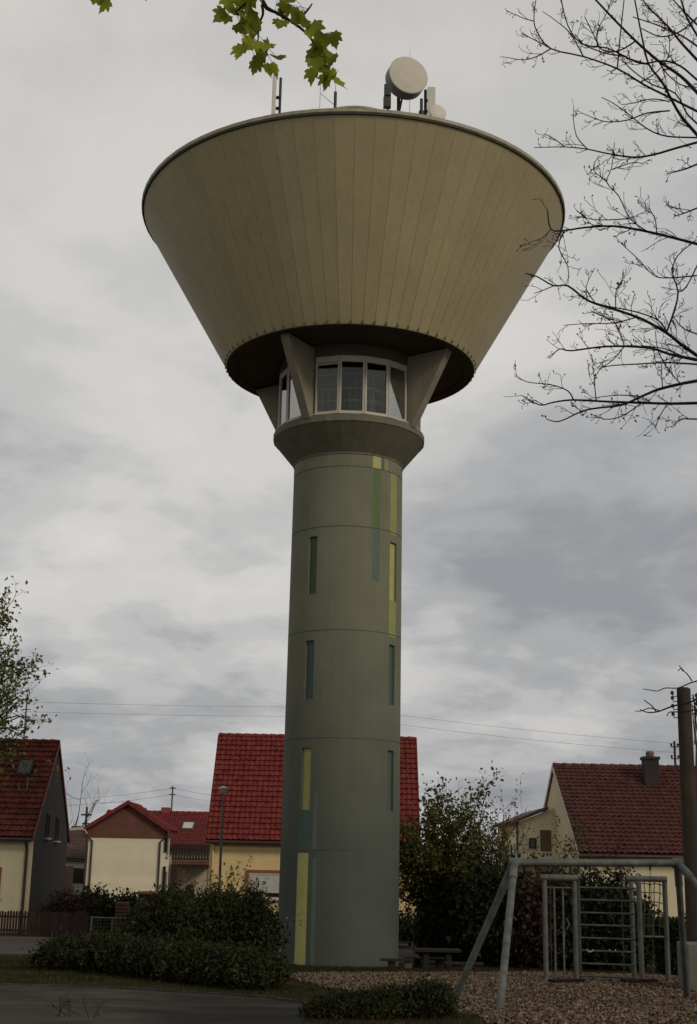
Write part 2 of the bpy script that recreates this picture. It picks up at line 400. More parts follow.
for j in range(len(hb)-1):
    for i in range(na):
        mi, dp = C_[j][i]; a0, a1, z0, z1 = ab[i], ab[i+1], hb[j], hb[j+1]
        b.cur = mi; b.add([cp(a0, z0, dp), cp(a1, z0, dp), cp(a1, z1, dp), cp(a0, z1, dp)], [(0, 1, 2, 3)])
        b.cur = 0
        d2 = C_[j][(i+1) % na][1]
        if abs(d2-dp) > 1e-6: b.add([cp(a1, z0, dp), cp(a1, z0, d2), cp(a1, z1, d2), cp(a1, z1, dp)], [(0, 1, 2, 3)])
        if j+1 < len(hb)-1:
            d3 = C_[j+1][i][1]
            if abs(d3-dp) > 1e-6: b.add([cp(a0, z1, dp), cp(a1, z1, dp), cp(a1, z1, d3), cp(a0, z1, d3)], [(0, 1, 2, 3)])
# shaft coat: olive grey high up, greener grey low down, with the shade low on the shaft painted in
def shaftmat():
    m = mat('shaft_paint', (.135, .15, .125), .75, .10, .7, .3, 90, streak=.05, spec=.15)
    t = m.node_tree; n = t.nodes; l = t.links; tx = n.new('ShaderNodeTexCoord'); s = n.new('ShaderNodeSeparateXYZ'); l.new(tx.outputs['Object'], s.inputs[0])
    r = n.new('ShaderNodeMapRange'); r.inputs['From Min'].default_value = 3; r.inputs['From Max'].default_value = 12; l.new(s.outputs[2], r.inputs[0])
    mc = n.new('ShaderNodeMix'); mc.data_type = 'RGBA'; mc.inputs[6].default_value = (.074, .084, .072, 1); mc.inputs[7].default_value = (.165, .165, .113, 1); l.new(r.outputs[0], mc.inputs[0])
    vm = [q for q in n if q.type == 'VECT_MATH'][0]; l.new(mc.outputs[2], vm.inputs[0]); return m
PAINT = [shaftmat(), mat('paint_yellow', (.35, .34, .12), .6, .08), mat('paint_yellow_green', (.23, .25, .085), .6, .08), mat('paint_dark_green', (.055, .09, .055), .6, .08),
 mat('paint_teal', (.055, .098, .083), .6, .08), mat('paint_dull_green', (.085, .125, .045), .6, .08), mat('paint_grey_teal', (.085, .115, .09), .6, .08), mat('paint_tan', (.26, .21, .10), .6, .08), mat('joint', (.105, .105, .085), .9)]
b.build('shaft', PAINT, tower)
c_ = (TX, D0)
MCOL = mat('collar_concrete', (.135, .125, .085), .85, .1, 1.5, .4, 60, streak=.12)
b = MB(); b.lathe([(1.92, 13.42), (2.66, 14.32), (2.69, 14.34), (2.69, 14.56), (2.62, 14.60), (0.0, 14.61)], c_, 32, R(5), R(5)+2*math.pi)
b.lathe([(1.925, 13.40), (1.945, 13.40), (1.945, 13.46)], c_, 64)
b.build('collar', MCOL, tower)
# cabin: core, floor, windows between four fins
b = MB(); b.lathe([(1.15, 14.8), (1.15, 17.1)], c_, 32); b.build('cabin_core', mat('cabin_inside', (.17, .15, .11), .8), tower)
HB, HT, RB, RT = 17.10, 22.86, 4.46, 7.76
FA = [-33, 56, 147, 237]
MW = mat('window_frame_white', (.42, .385, .32), .5, .06)
MGL = glass('cabin_glass', (.66, .70, .68))
RW = 2.52; zs, zt = 14.64, 16.72
for q in range(4):
    aL = FA[q] + 5.5; aR = (FA[(q+1) % 4] + (360 if q == 3 else 0)) - 5.5; sw = aR-aL; nw = 4
    for k in range(nw):
        a0, a1 = R(aL+sw/nw*k), R(aL+sw/nw*(k+1))
        p0 = Vector((TX+RW*math.sin(a0), D0-RW*math.cos(a0), 0)); p1 = Vector((TX+RW*math.sin(a1), D0-RW*math.cos(a1), 0))
        u = (p1-p0).normalized(); nrm = Vector((u.y, -u.x, 0)); wdt = (p1-p0).length
        fr = MB(); z = Vector((0, 0, 1))
        def bar(s0, s1, za, zb_, th=.05):
            fr.obox(p0+u*(s0+s1)/2+z*(za+zb_)/2, u*(s1-s0)/2, nrm*th, z*(zb_-za)/2)
        bar(0, .065, zs, zt); bar(wdt-.065, wdt, zs, zt); bar(.065, wdt-.065, zs, zs+.09); bar(.065, wdt-.065, zt-.22, zt)
        if k == 0: bar(.065, wdt-.065, zs+1.78, zs+1.84, .03)
        f_ = fr.build('window', MW, tower)
        g = MB(); g.obox(p0+u*wdt/2+z*(zs+zt)/2, u*(wdt/2-.06), nrm*.006, z*((zt-zs)/2-.08)); g.build('pane', MGL, f_)
    sb = MB()      # sill under the four windows
    pr = [(2.50, 14.60), (2.66, 14.60), (2.66, 14.635), (2.50, 14.65)]
    sb.lathe(pr, c_, 4, R(aL), R(aR)); sb.build('window_sill', MW, tower)
b = MB()
b.lathe([(RW+.02, zt+.01), (RW+.02, HB+.05)], c_, 72)
b.lathe([(RW-.08, zt+.005), (RW+.02, zt+.01)], c_, 72)
b.build('cabin_header', mat('header_dark', (.075, .065, .045), .85), tower)
b = MB()
b.tube([(TX+1.9*math.sin(a), D0-1.9*math.cos(a), 15.75) for a in np.linspace(0, 2*math.pi, 33)], .025, 6, False)
b.tube([(TX+1.9*math.sin(a), D0-1.9*math.cos(a), 15.3) for a in np.linspace(0, 2*math.pi, 33)], .02, 6, False)
for zq, rq in ((15.2, 2.3), (15.62, 2.32), (16.15, 2.3)): b.tube([(TX+rq*math.sin(a), D0-rq*math.cos(a), zq+.03*math.sin(5*a)) for a in np.linspace(0, 2*math.pi, 49)], .018, 5, False)
for a in np.linspace(.1, .1+2*math.pi, 25)[:-1]: b.tube([(TX+2.28*math.sin(a), D0-2.28*math.cos(a), 14.8), (TX+2.28*math.sin(a), D0-2.28*math.cos(a), 15.9+.4*math.sin(7*a))], .014, 5)
for a in np.linspace(0, 2*math.pi, 17)[:-1]: b.tube([(TX+1.9*math.sin(a), D0-1.9*math.cos(a), 14.8), (TX+1.9*math.sin(a), D0-1.9*math.cos(a), 15.75)], .02, 6)
b.build('inner_railing', mat('railing_metal', (.62, .58, .48), .6), tower)
b = MB()
b.lathe([(1.16, 14.82), (2.35, 14.82)], c_, 32)
for a in (-20, 8, 30, 60, 100, 160, 220): 
    x_, y_ = TX+1.45*math.sin(R(a)), D0-1.45*math.cos(R(a)); b.box((x_-.2, y_-.2, 14.83), (x_+.2, y_+.2, 16.0+.2*math.sin(a)))
b.build('cabin_equipment', mat('cabinet_grey', (.22, .22, .19), .6, .2), tower)
MFIN = mat('fin_concrete', (.235, .205, .145), .85, .1, 1.5, .3, 60, streak=.15)
for q in range(4):
    a = R(FA[q]); rd = Vector((math.sin(a), -math.cos(a), 0)); tn = Vector((math.cos(a), math.sin(a), 0))*.17; c3 = Vector((TX, D0, 0))
    pl = [c3+rd*1.8+Vector((0, 0, 14.5)), c3+rd*2.70+Vector((0, 0, 14.5)), c3+rd*4.15+Vector((0, 0, 17.10)), c3+rd*1.8+Vector((0, 0, 17.10))]
    f = MB(); f.prism([p-tn for p in pl], tn*2); f.build('strut', MFIN, tower, bevel=.025)
# tank: 72 sheet panels with recessed joints
MT = mat('tank_panels', (.385, .325, .180), .55, .07, .5, .12, 30, island=.05, streak=.07, spec=.35)
MJ = mat('panel_joint', (.31, .265, .15), .9)
b = MB(); NP = 72; half = math.pi/NP
def cn(a, r, z): return (TX+r*math.sin(a), D0-r*math.cos(a), z)
rows = 1
for k in range(NP):
    a = 2*math.pi*(k+.5)/NP; g0 = .0009; g1 = .0005
    q0, q1 = a-half, a+half
    v = [cn(q0+g0*1.5, RB, HB), cn(q1-g0*1.5, RB, HB), cn(q1-g1, RT, HT), cn(q0+g1, RT, HT)]
    b.cur = 0; dd = .014
    vi = [cn(q0+g0*1.5, RB-dd, HB+.01), cn(q1-g0*1.5, RB-dd, HB+.01), cn(q1-g1, RT-dd, HT+.01), cn(q0+g1, RT-dd, HT+.01)]
    b.add(v+vi, [(0, 1, 2, 3), (0, 4, 5, 1), (1, 5, 6, 2), (3, 7, 4, 0)])
b.cur = 1; b.lathe([(RB-.012, HB+.012), (RT-.012, HT)], c_, 144)
b.build('tank_cladding', [MT, MJ], tower)
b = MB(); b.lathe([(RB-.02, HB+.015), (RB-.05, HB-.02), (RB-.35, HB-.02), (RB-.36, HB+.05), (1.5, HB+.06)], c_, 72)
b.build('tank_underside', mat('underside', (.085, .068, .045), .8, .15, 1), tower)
b = MB(); b.lathe([(RB-.01, HB+.02), (RB+.012, HB-.035), (RB-.06, HB-.045), (RB-.07, HB)], c_, 72)
for k in range(72):
    a = 2*math.pi*k/72; p = Vector(cn(a, RB+.055, HB+.06)); b.obox(p, (.022, 0, 0), (0, .022, 0), (0, 0, .05))
b.build('drip_edge', mat('drip_edge', (.10, .085, .06), .6), tower)
b = MB(); b.lathe([(RT-.02, HT-.01), (RT+.03, HT+.0), (RT+.04, HT+.01), (RT+.05, HT+.02), (RT+.055, HT+.13), (RT-.05, HT+.15), (RT-.4, HT+.12)], c_, 72)
b.build('rim_flashing', mat('rim_flashing', (.30, .27, .19), .5, .08, streak=.2), tower)
b = MB(); b.lathe([(RT-.02, HT-.07), (RT+.02, HT-.06), (RT+.028, HT-.01), (RT-.02, HT+.0)], c_, 72); b.build('rim_joint', mat('rim_shadow_gap', (.05, .045, .03), .8), tower)
b = MB(); b.lathe([(RT-.35, HT+.11), (3, HT+.4), (0, HT+.6)], c_, 72); b.build('roof', mat('roof_felt', (.10, .095, .085), .9), tower)
hx, hy = at(356, 108, 39.2).x, 39.6
b = MB(); b.lathe([(1.55, HT+.1), (1.55, HT+.66), (1.6, HT+.66), (1.6, HT+.72), (0, HT+.80)], (hx, hy), 40)
b.build('roof_hatch', mat('hatch', (.33, .30, .22), .6), tower)

# ---- aerials standing on the tank roof
MDK = mat('dark_steel', (.035, .033, .03), .6, .2, metal=.3); MGV = mat('galvanised', (.10, .105, .095), .45, .25, 6, metal=.35)
def on_roof(Y): return HT+.22
DY = 38.6
c0 = at(408.4, 75.2, DY)
dish = thing('drum_dish', (c0.x-.15, DY+.6, HT+.2), 'large round cream microwave drum dish tilted over the tank rim', 'dish antenna')
nrm = Vector((.30, -.95, 0)).normalized(); rt = Vector((nrm.y, -nrm.x, 0))*-1; upv = Vector((0, 0, 1)); RD = .665
def disc_pts(c, r, n=40): return [c + rt*(r*math.cos(2*math.pi*k/n)) + upv*(r*math.sin(2*math.pi*k/n)) for k in range(n)]
b = MB(); rings = [disc_pts(c0+nrm*.0, RD), disc_pts(c0-nrm*.42, RD), disc_pts(c0-nrm*.58, RD*.55)]
for i in range(2): b.add(rings[i]+rings[i+1], [(k, (k+1) % 40, 40+(k+1) % 40, 40+k) for k in range(40)])
b.add(rings[2], [tuple(range(40))]); b.build('shroud', mat('drum_grey', (.15, .15, .13), .5, .1), dish, smooth='auto')
b = MB(); rr_ = [disc_pts(c0+nrm*.012, RD*1.02), disc_pts(c0+nrm*.03, RD*.98), disc_pts(c0+nrm*.06, RD*.5)]
for i in range(2): b.add(rr_[i]+rr_[i+1], [(k, (k+1) % 40, 40+(k+1) % 40, 40+k) for k in range(40)])
b.add(rr_[2], [tuple(range(40))]); b.add(rings[0], [tuple(range(40))]); b.build('radome', mat('radome', (.50, .46, .37), .6, .05), dish, smooth='auto')
px_ = c0-nrm*.8+rt*-.05
b = MB(); b.tube([(px_.x, px_.y, HT+.1), (px_.x, px_.y, c0.z+.25)], .06, 10); b.tube([(px_.x, px_.y, c0.z), c0-nrm*.5], .07, 8)
b.tube([(px_.x-.1, px_.y-.05, HT+.55), c0-nrm*.5-upv*.35], .035, 6); b.tube([(px_.x-.18, px_.y-.1, HT+.1), (px_.x-.18, px_.y-.1, HT+1.05)], .09, 8)
b.tube([(px_.x+.1, px_.y, HT+.1), (px_.x+.1, px_.y, HT+1.1)], .05, 8)
b.build('mount', MDK, dish)
def pole_ant(px, ytop, Y, rad, name, label, cat, w=None, wcol=None, group=None, off=.0):
    p = at(px, ytop, Y); o = thing(name, (p.x, Y, HT+.15), label, cat, group)
    b = MB(); b.tube([(p.x, Y, HT+.1), (p.x, Y, p.z)], rad, 8); b.build('pole', MDK, o)
    if w:
        b = MB(); x = p.x+off; b.box((x-w/2, Y-.18, HT+.6), (x+w/2, Y-.05, p.z+.02)); b.build('panel', wcol, o, bevel=.02)
        for z in (.9, 1.3): b = MB(); b.box((min(x, p.x)-.02, Y-.07, HT+z), (max(x, p.x)+.02, Y+.06, HT+z+.05)); b.build('bracket', MDK, o)
    return o
MPAN = mat('aerial_white', (.55, .52, .45), .5, .05)
pole_ant(280.8, 78, 38.6, .045, 'panel_antenna', 'upright white panel antenna on dark pole at the left of the tank rim', 'antenna', .13, MPAN, off=-.19)
pole_ant(425.5, 90, 38.6, .05, 'panel_antenna', 'broad cream panel antenna beside the small round dish on the tank rim', 'antenna', .26, MPAN, off=.19)
p = at(388, 87, 38.5); o = thing('panel_antenna', (p.x, 38.5, HT+.15), 'short dark double antenna block left of the large drum dish', 'antenna')
b = MB(); b.tube([(p.x, 38.5, HT+.1), (p.x, 38.5, p.z)], .04, 8); b.build('pole', MDK, o)
b = MB(); b.box((p.x-.13, 38.3, p.z-.42), (p.x+.1, 38.46, p.z)); b.box((p.x-.15, 38.28, p.z-.85), (p.x+.1, 38.46, p.z-.48)); b.build('panel', mat('dark_panel', (.05, .05, .045), .6), o, bevel=.02)
p = at(421.5, 99, 38.4); b = MB(); b.tube([(p.x, 38.4, HT+.1), (p.x, 38.4, p.z)], .05, 8); b.tube([(p.x, 38.4, HT+.5), (p.x, 38.4, HT+.8)], .09, 8)
tag(b.build('antenna_stub', MDK), 'short dark stub aerial between the large dish and the cream panel', 'antenna')
c1 = at(437.7, 112.5, 37.95); o = thing('small_dish', (c1.x, 38.7, HT+.15), 'small round pale dish half hidden behind the right of the tank rim', 'dish antenna')
b = MB(); P1 = [disc_pts(c1+nrm*a, .29*s, 28) for a, s in ((0, 1), (.03, .93), (.05, .5))]
for i in range(2): b.add(P1[i]+P1[i+1], [(k, (k+1) % 28, 28+(k+1) % 28, 28+k) for k in range(28)])
b.add(P1[2], [tuple(range(28))]); P2 = disc_pts(c1-nrm*.15, .22, 28); b.add(P1[0]+P2, [(k, (k+1) % 28, 28+(k+1) % 28, 28+k) for k in range(28)]); b.add(P2, [tuple(range(28))])
b.build('dish', MPAN, o, smooth='auto')
b = MB(); b.tube([(c1.x-.05, 38.55, HT+.1), (c1.x-.05, 38.75, c1.z+.1)], .04, 8); b.tube([(c1.x-.05, 38.75, c1.z), c1-nrm*.1], .03, 6); b.build('mount', MDK, o)
p = at(335.5, 92, 38.4); q_ = at(320.5, 82, 38.4)
o = thing('whip_aerial', (p.x, 38.4, HT+.15), 'thin whip aerials on a short pole just left of the roof centre', 'antenna')
b = MB(); b.tube([(p.x, 38.4, HT+.1), (p.x, 38.4, p.z)], .05, 8); b.tube([(p.x, 38.4, p.z), (p.x, 38.4, p.z+.5)], .008, 5); b.build('pole', MDK, o)
b = MB(); b.tube([(q_.x, 38.4, HT+.4), (q_.x, 38.4, q_.z)], .009, 5); m_ = Vector((q_.x, 38.4, q_.z-.42)); b.tube([m_, (p.x, 38.4, p.z-.5)], .009, 5)
b.tube([(q_.x, 38.4, HT+.4), (q_.x+.12, 38.4, HT+.6), (q_.x+.2, 38.4, HT+.45)], .009, 5); b.build('rod', MGV, o)
p = at(410.2, 50, 38.8); b = MB(); b.tube([(p.x, 38.8, HT+.1), (p.x, 38.8, p.z)], [.012, .005], 5)
tag(b.build('lightning_rod', MGV), 'hair thin lightning rod rising behind the large drum dish', 'lightning rod')

# ------------------------------------------------------------------ houses
MREDL = mat('tile_dark_red', (.105, .026, .021), .8, .4, 2.5, streak=.45, spec=.08, col2=(.085, .03, .022))
MRED = mat('tile_red', (.155, .031, .026), .75, .35, 4.0, streak=.25, spec=.08)
MRED2 = mat('tile_bright_red', (.145, .032, .03), .75, .25, 3, spec=.08)
MBRN = mat('tile_brown_red', (.088, .036, .031), .8, .35, 3.5, streak=.2, spec=.08)
MOLD = mat('tile_old_brown', (.09, .055, .045), .8, .3, 1)
MYEL = mat('plaster_yellow', (.66, .49, .24), .9, .06, 1, .2, 40, streak=.05)
MCRM = mat('plaster_cream', (.64, .57, .37), .9, .06, 1, .2, 40, streak=.06)
MWHT = mat('plaster_white', (.62, .58, .48), .9, .06, 1)
MSLT = mat('slate_grey', (.026, .026, .026), .8, .12, 3)
MBWD = mat('brown_boards', (.13, .052, .038), .8, .15, 2)
MBRK = mat('brick_brown', (.05, .024, .019), .9, .3, 8)
MGUT = mat('gutter_brown', (.05, .03, .025), .5)
MDGL = mat('window_glass_dark', (.012, .014, .016), .08, .0, spec=.6)
MSHU = mat('shutter', (.42, .42, .38), .7, .08)
MWD = mat('dark_wood', (.03, .02, .016), .8, .2)
MBAR = mat('verge_white', (.5, .46, .42), .7)
def tile_plane(b, A, B, C, D, tw=.23, rh=.30, amp=.045, step=.06):
    """A,B eave left/right, C,D ridge right/left; relief of interlocking tiles and an underside"""
    A, B, C, D = map(lambda p: np.array(p, float), (A, B, C, D))
    nrm = np.cross(B-A, D-A); nrm /= np.linalg.norm(nrm)
    if nrm[2] < 0: nrm = -nrm
    W = np.linalg.norm(B-A); H = np.linalg.norm(D-A); nt_ = max(2, int(W/tw)); nr = max(2, int(H/rh))
    us = np.linspace(0, 1, nt_*6+1); prof = amp*(np.maximum(0, np.cos(us*nt_*2*math.pi))**.7)
    vs_ = []; 
    for r in range(nr): vs_ += [(r/nr, step), ((r+1)/nr-1e-4, 0)]
    V = []
    for (t, s) in vs_:
        P = (A[None]*(1-us[:, None])+B[None]*us[:, None])*(1-t) + (D[None]*(1-us[:, None])+C[None]*us[:, None])*t
        V.append(P + nrm[None]*(prof+s+.02)[:, None])
    n = len(us); V = np.concatenate(V)
    f = [(j*n+i, j*n+i+1, (j+1)*n+i+1, (j+1)*n+i) for j in range(len(vs_)-1) for i in range(n-1)]
    b.add(V, f)
    lo = [A-nrm*.12, B-nrm*.12, C-nrm*.12, D-nrm*.12]; hi = [A+nrm*.03, B+nrm*.03, C+nrm*.03, D+nrm*.03]
    b.add(lo+hi, [(3, 2, 1, 0), (0, 1, 5, 4), (1, 2, 6, 5), (3, 0, 4, 7), (2, 3, 7, 6)])
def house_x(name, label, x0, x1, y0, y1, ze, zr, mw, mr, oh=.4, ov=.3, group=None, verge=MBAR, tiles=True, zg=None, yr=None, tw=.23, plinth=None, clad=None):
    """gabled house with its ridge along X; clad: a material for the gable faces"""
    zg = gz(y0) if zg is None else zg; ym = (y0+y1)/2 if yr is None else yr
    o = thing(name, ((x0+x1)/2, ym, zg), label, 'house', group)
    sl = (zr-ze)/(ym-y0); wz = ze+sl*0-.02
    b = MB()
    for (ya, yb) in ((y0, y0), (y1, y1)): b.add([(x0, ya, zg), (x1, ya, zg), (x1, ya, wz), (x0, ya, wz)], [(0, 1, 2, 3)])
    for x in (x0, x1):
        b.cur = 1 if clad else 0
        b.add([(x, y0, zg), (x, y1, zg), (x, y1, wz), (x, ym, zr-.03), (x, y0, wz)], [(0, 1, 2, 3, 4)])
    b.cur = 0; b.build('wall', [mw, clad or mw], o)
    if plinth:
        b = MB(); b.box((x0-.03, y0-.03, zg-.2), (x1+.03, y1+.03, zg+.45)); b.build('plinth', plinth, o)
    b = MB(); zo = ze-sl*oh
    tile_plane(b, (x0-ov, y0-oh, zo+.1), (x1+ov, y0-oh, zo+.1), (x1+ov, ym, zr+.1), (x0-ov, ym, zr+.1), tw)
    slb = (zr-ze)/(y1-ym)
    b.add([(x0-ov, y1+oh, ze-slb*oh+.1), (x1+ov, y1+oh, ze-slb*oh+.1), (x1+ov, ym, zr+.12), (x0-ov, ym, zr+.12), (x0-ov, y1+oh, ze-slb*oh), (x1+ov, y1+oh, ze-slb*oh), (x1+ov, ym, zr), (x0-ov, ym, zr)],
          [(0, 1, 2, 3), (7, 6, 5, 4), (0, 4, 5, 1), (0, 3, 7, 4), (1, 5, 6, 2)])
    # ridge tiles
    nrd = max(2, int((x1-x0+2*ov)/.4))
    for k in range(nrd):
        xa = x0-ov+(x1-x0+2*ov)*k/nrd; xb = x0-ov+(x1-x0+2*ov)*(k+1.05)/nrd
        b.tube([(xa, ym, zr+.13), (xb, ym, zr+.115)], [.13, .11], 8)
    rf = b.build('roof', mr, o)
    for x in (x0-ov-.02, x1+ov+.02):
        b = MB()
        for (ya, za, yb, zb_) in ((y0-oh, zo+.1, ym, zr+.1), (y1+oh, ze-slb*oh+.1, ym, zr+.1)):
            p, q = Vector((x, ya, za)), Vector((x, yb, zb_)); d = (q-p); b.prism([p+Vector((-.02, 0, -.16)), q+Vector((-.02, 0, -.16)), q+Vector((-.02, 0, .05)), p+Vector((-.02, 0, .05))], (.04, 0, 0))
        b.build('verge_board', verge, o)
    b = MB(); b.tube([(x0-ov, y0-oh-.06, zo+.02), (x1+ov, y0-oh-.06, zo+.02)], .07, 8); b.build('gutter', MGUT, o)
    return o, rf
def window(o, p, u, n, w, h, mf=MW, mg=MDGL, sill=True, shutter=0, mull=0, name='window'):
    p, u, n = Vector(p), Vector(u).normalized(), Vector(n).normalized(); z = Vector((0, 0, 1)); t = .07
    b = MB()
    def bar(s0, s1, z0, z1, d=.035): b.obox(p+u*(s0+s1)/2+z*(z0+z1)/2+n*(d), u*(s1-s0)/2, n*d, z*(z1-z0)/2)
    bar(0, t, 0, h); bar(w-t, w, 0, h); bar(t, w-t, 0, t); bar(t, w-t, h-t, h)
    for k in range(mull): s = w*(k+1)/(mull+1); bar(s-.035, s+.035, t, h-t, .03)
    f = b.build(name, mf, o)
    g = MB(); g.obox(p+u*w/2+z*h/2+n*.012, u*(w/2-t*.6), n*.008, z*(h/2-t*.6)); g.build('pane', mg, f)
    if sill: g = MB(); g.obox(p+u*w/2-z*.03+n*.08, u*(w/2+.08), n*.08, z*.03); g.build('sill', MW, f)
    if shutter: g = MB(); g.obox(p+u*w/2+z*(h-shutter/2-t)+n*.04, u*(w/2-t), n*.012, z*shutter/2); g.build('shutter', MSHU, f)
    return f
def xz(px, py, Y): return XZ(px, py, Y)

# middle house behind the tower
xl = xz(209, 870, 60)[0]; xr = xz(414.5, 742, 63.2)[0]-.05; ze = xz(209, 838, 59.6)[1]+.36; zr = xz(300, 737.5, 63.2)[1]-.1
hm, rf = house_x('house', 'yellow plastered house with bright red tiled roof standing directly behind the tower', xl, xr, 60, 66.4, ze, zr, MYEL, MRED, plinth=MBRK, verge=MRED, oh=.4, ov=.12)
for (a, c) in ((249, 281), (352, 384)):
    wx0, z1 = xz(a, 873, 60); wx1, z0 = xz(c, 899, 60); window(hm, (wx0, 60, z0), (1, 0, 0), (0, -1, 0), wx1-wx0, z1-z0, shutter=.75, mull=1)
    b = MB(); b.box((wx0-.12, 59.93, z1), (wx1+.12, 59.998, z1+.14)); b.box((wx0-.14, 59.93, z0), (wx0, 59.998, z1-.002)); b.build('window_surround', mat('surround_red', (.22, .08, .05), .8), hm)
b = MB(); b.tube([(xl+.15, 59.93, gz(60)), (xl+.15, 59.93, ze-.15)], .05, 8); b.build('downpipe', MYEL, hm)

zr_mid = zr
# left house
Y0 = 56.; xr_ = xz(31.5, 870, Y0)[0]; ze = xz(20, 838, Y0-.4)[1]+.36; zr = xz(40, 741, Y0+3.4)[1]-.16
hl, rfl = house_x('house', 'cream house with weathered red roof and grey slate gable at the left edge', xr_-12, xr_, Y0, Y0+6.8, ze, zr, MCRM, MREDL, verge=mat('verge_red', (.16, .03, .03), .6), clad=MSLT, oh=.4, ov=.03)
b = MB(); xp = xz(25, 880, Y0)[0]; b.tube([(xp, Y0-.45, ze-.42), (xp, Y0-.08, ze-.8), (xp, Y0-.08, gz(Y0))], .06, 8); b.build('downpipe', MGUT, hl)
wx1, z1 = xz(2, 867, Y0); z0 = xz(2, 898, Y0)[1]; window(hl, (wx1-1.3, Y0, z0), (1, 0, 0), (0, -1, 0), 1.3, z1-z0, mf=mat('frame_red', (.20, .07, .05), .7), mull=1)
for (pxc, ya, yt, yb_) in ((46, 2.35, 813, 838), (55.5, 4.3, 817, 841)):
    Yc = Y0+ya; zt_ = xz(pxc, yt, Yc)[1]; zb2 = xz(pxc, yb_, Yc)[1]
    window(hl, (xr_, Yc-.25, zb2), (0, 1, 0), (1, 0, 0), .5, zt_-zb2, mf=MDK)
# roof window and small pipes on its tiled slope
sl_ = (zr-ze)/3.4
def slope_pt(px, Y, y0, ze_, s): p = xz(px, 750, Y)[0]; return Vector((p, Y, ze_+s*(Y-y0)+.1))
p = slope_pt(27, Y0+2.2, Y0, ze, sl_); b = MB(); b.obox(p+Vector((0, 0, .1)), (.3, 0, 0), Vector((0, 1, sl_)).normalized()*.42, Vector((0, -sl_, 1)).normalized()*.09); rw = b.build('roof_window', MDK, hl)
b = MB(); b.obox(p+Vector((0, -.06, .17)), (.24, 0, 0), Vector((0, 1, sl_)).normalized()*.36, Vector((0, -sl_, 1)).normalized()*.01); b.build('pane', MDGL, rw)
p = slope_pt(30, Y0+1.3, Y0, ze, sl_); b = MB(); b.tube([p, p+Vector((0, 0, .5)), p+Vector((.25, 0, .62))], .035, 6); b.tube([p+Vector((-.35, 0, 0)), p+Vector((-.35, 0, .4))], .035, 6); b.build('vent_pipe', MGV, rfl)
mastL = at(27, 700, Y0+3.4); zrl = zr
o = thing('roof_mast', (mastL.x, Y0+3.4, zr), 'thin wire mast on the ridge of the cream left house', 'mast', 'roof masts carrying the wires')
b = MB(); b.tube([(mastL.x, Y0+3.4, zr), (mastL.x, Y0+3.4, mastL.z+.3)], .035, 6); b.build('pole', MGV, o)
for z in (0, -.42): b = MB(); b.tube([(mastL.x-.2, Y0+3.4, mastL.z+z), (mastL.x+.2, Y0+3.4, mastL.z+z)], .02, 6); b.build('crossarm', MGV, o)

# right house with annex
Y0 = 52.; xL = xz(579, 880, Y0)[0]; ze = xz(600, 853, Y0-.4)[1]+.12; zr = xz(620, 767.5, Y0+5.5)[1]-.1
hr, rfr = house_x('house', 'cream house with dark brown red tiled roof and chimney behind the climbing frame', xL, xL+15, Y0, Y0+11, ze, zr, MCRM, MBRN, verge=MBAR, oh=.4, ov=.05)
sl_ = (zr-ze)/5.5; Yc = Y0+4.35; xc, _ = xz(650.5, 770, Yc); ztc = xz(650, 757, Yc)[1]
b = MB(); b.box((xc-.30, Yc-.3, ze+sl_*3.7), (xc+.30, Yc+.3, ztc)); b.box((xc-.35, Yc-.35, ztc-.12), (xc+.35, Yc+.35, ztc)); 
ch = b.build('chimney', mat('chimney_dark', (.03, .024, .022), .8), rfr)
b = MB(); b.lathe([(.16, ztc), (.18, ztc+.18), (.13, ztc+.24), (0, ztc+.25)], (xc, Yc), 16); b.build('chimney_pot', mat('clay_pot', (.16, .10, .07), .8), rfr)
# annex
Ya = 57.6; xa0 = xz(518, 850, Ya)[0]; xa1 = xL
za0 = xz(516, 821, Ya)[1]; za1 = xz(560, 803.5, Ya)[1]; zg = gz(Ya)
slp = (za1-za0)/(xz(560, 803, Ya)[0]-xz(516, 821, Ya)[0])
zR = za0+slp*(xa1-xa0)
an = thing('garden_annex', (xa0, Ya, zg), 'ochre lean-to annex with door and white balcony at the gable of the right house', 'annex')
b = MB(); Yb = Ya+7.4
b.add([(xa0, Ya, zg), (xa1-.003, Ya, zg), (xa1-.003, Ya, zR-.05), (xa0, Ya, za0-.05)], [(0, 1, 2, 3)])
b.add([(xa0, Ya, zg), (xa0, Yb, zg), (xa0, Yb, za0-.05), (xa0, Ya, za0-.05)], [(0, 1, 2, 3)]); b.add([(xa0, Yb, zg), (xa1-.003, Yb, zg), (xa1-.003, Yb, zR-.05), (xa0, Yb, za0-.05)], [(0, 1, 2, 3)])
b.build('wall', mat('plaster_ochre', (.78, .68, .48), .9, .05), an)
b = MB(); b.prism([(xa0-.25, Ya-.3, za0-.25*slp-.03), (xa1-.3, Ya-.3, zR-.03-.29*slp), (xa1-.3, Ya-.3, zR+.1-.29*slp), (xa0-.25, Ya-.3, za0-.25*slp+.1)], (0, Yb-Ya+.5, 0)); b.build('roof', MOLD, an)
def pl_rect(pa, pb, ytop, ybot, Y): x0, z1 = xz(pa, ytop, Y); x1, z0 = xz(pb, ybot, Y); return x0, x1, z0, z1
x0, x1, z0, z1 = pl_rect(529, 536.5, 838, 849, Ya); window(an, (x0, Ya-.0, z0), (1, 0, 0), (0, -1, 0), x1-x0, z1-z0, mf=MDK)
x0, x1, z0, z1 = pl_rect(540, 551.5, 830, 856, Ya); b = MB(); b.box((x0, Ya-.04, z0), (x1, Ya-.003, z1)); b.build('door', mat('door_brown', (.13, .09, .06), .6), an)
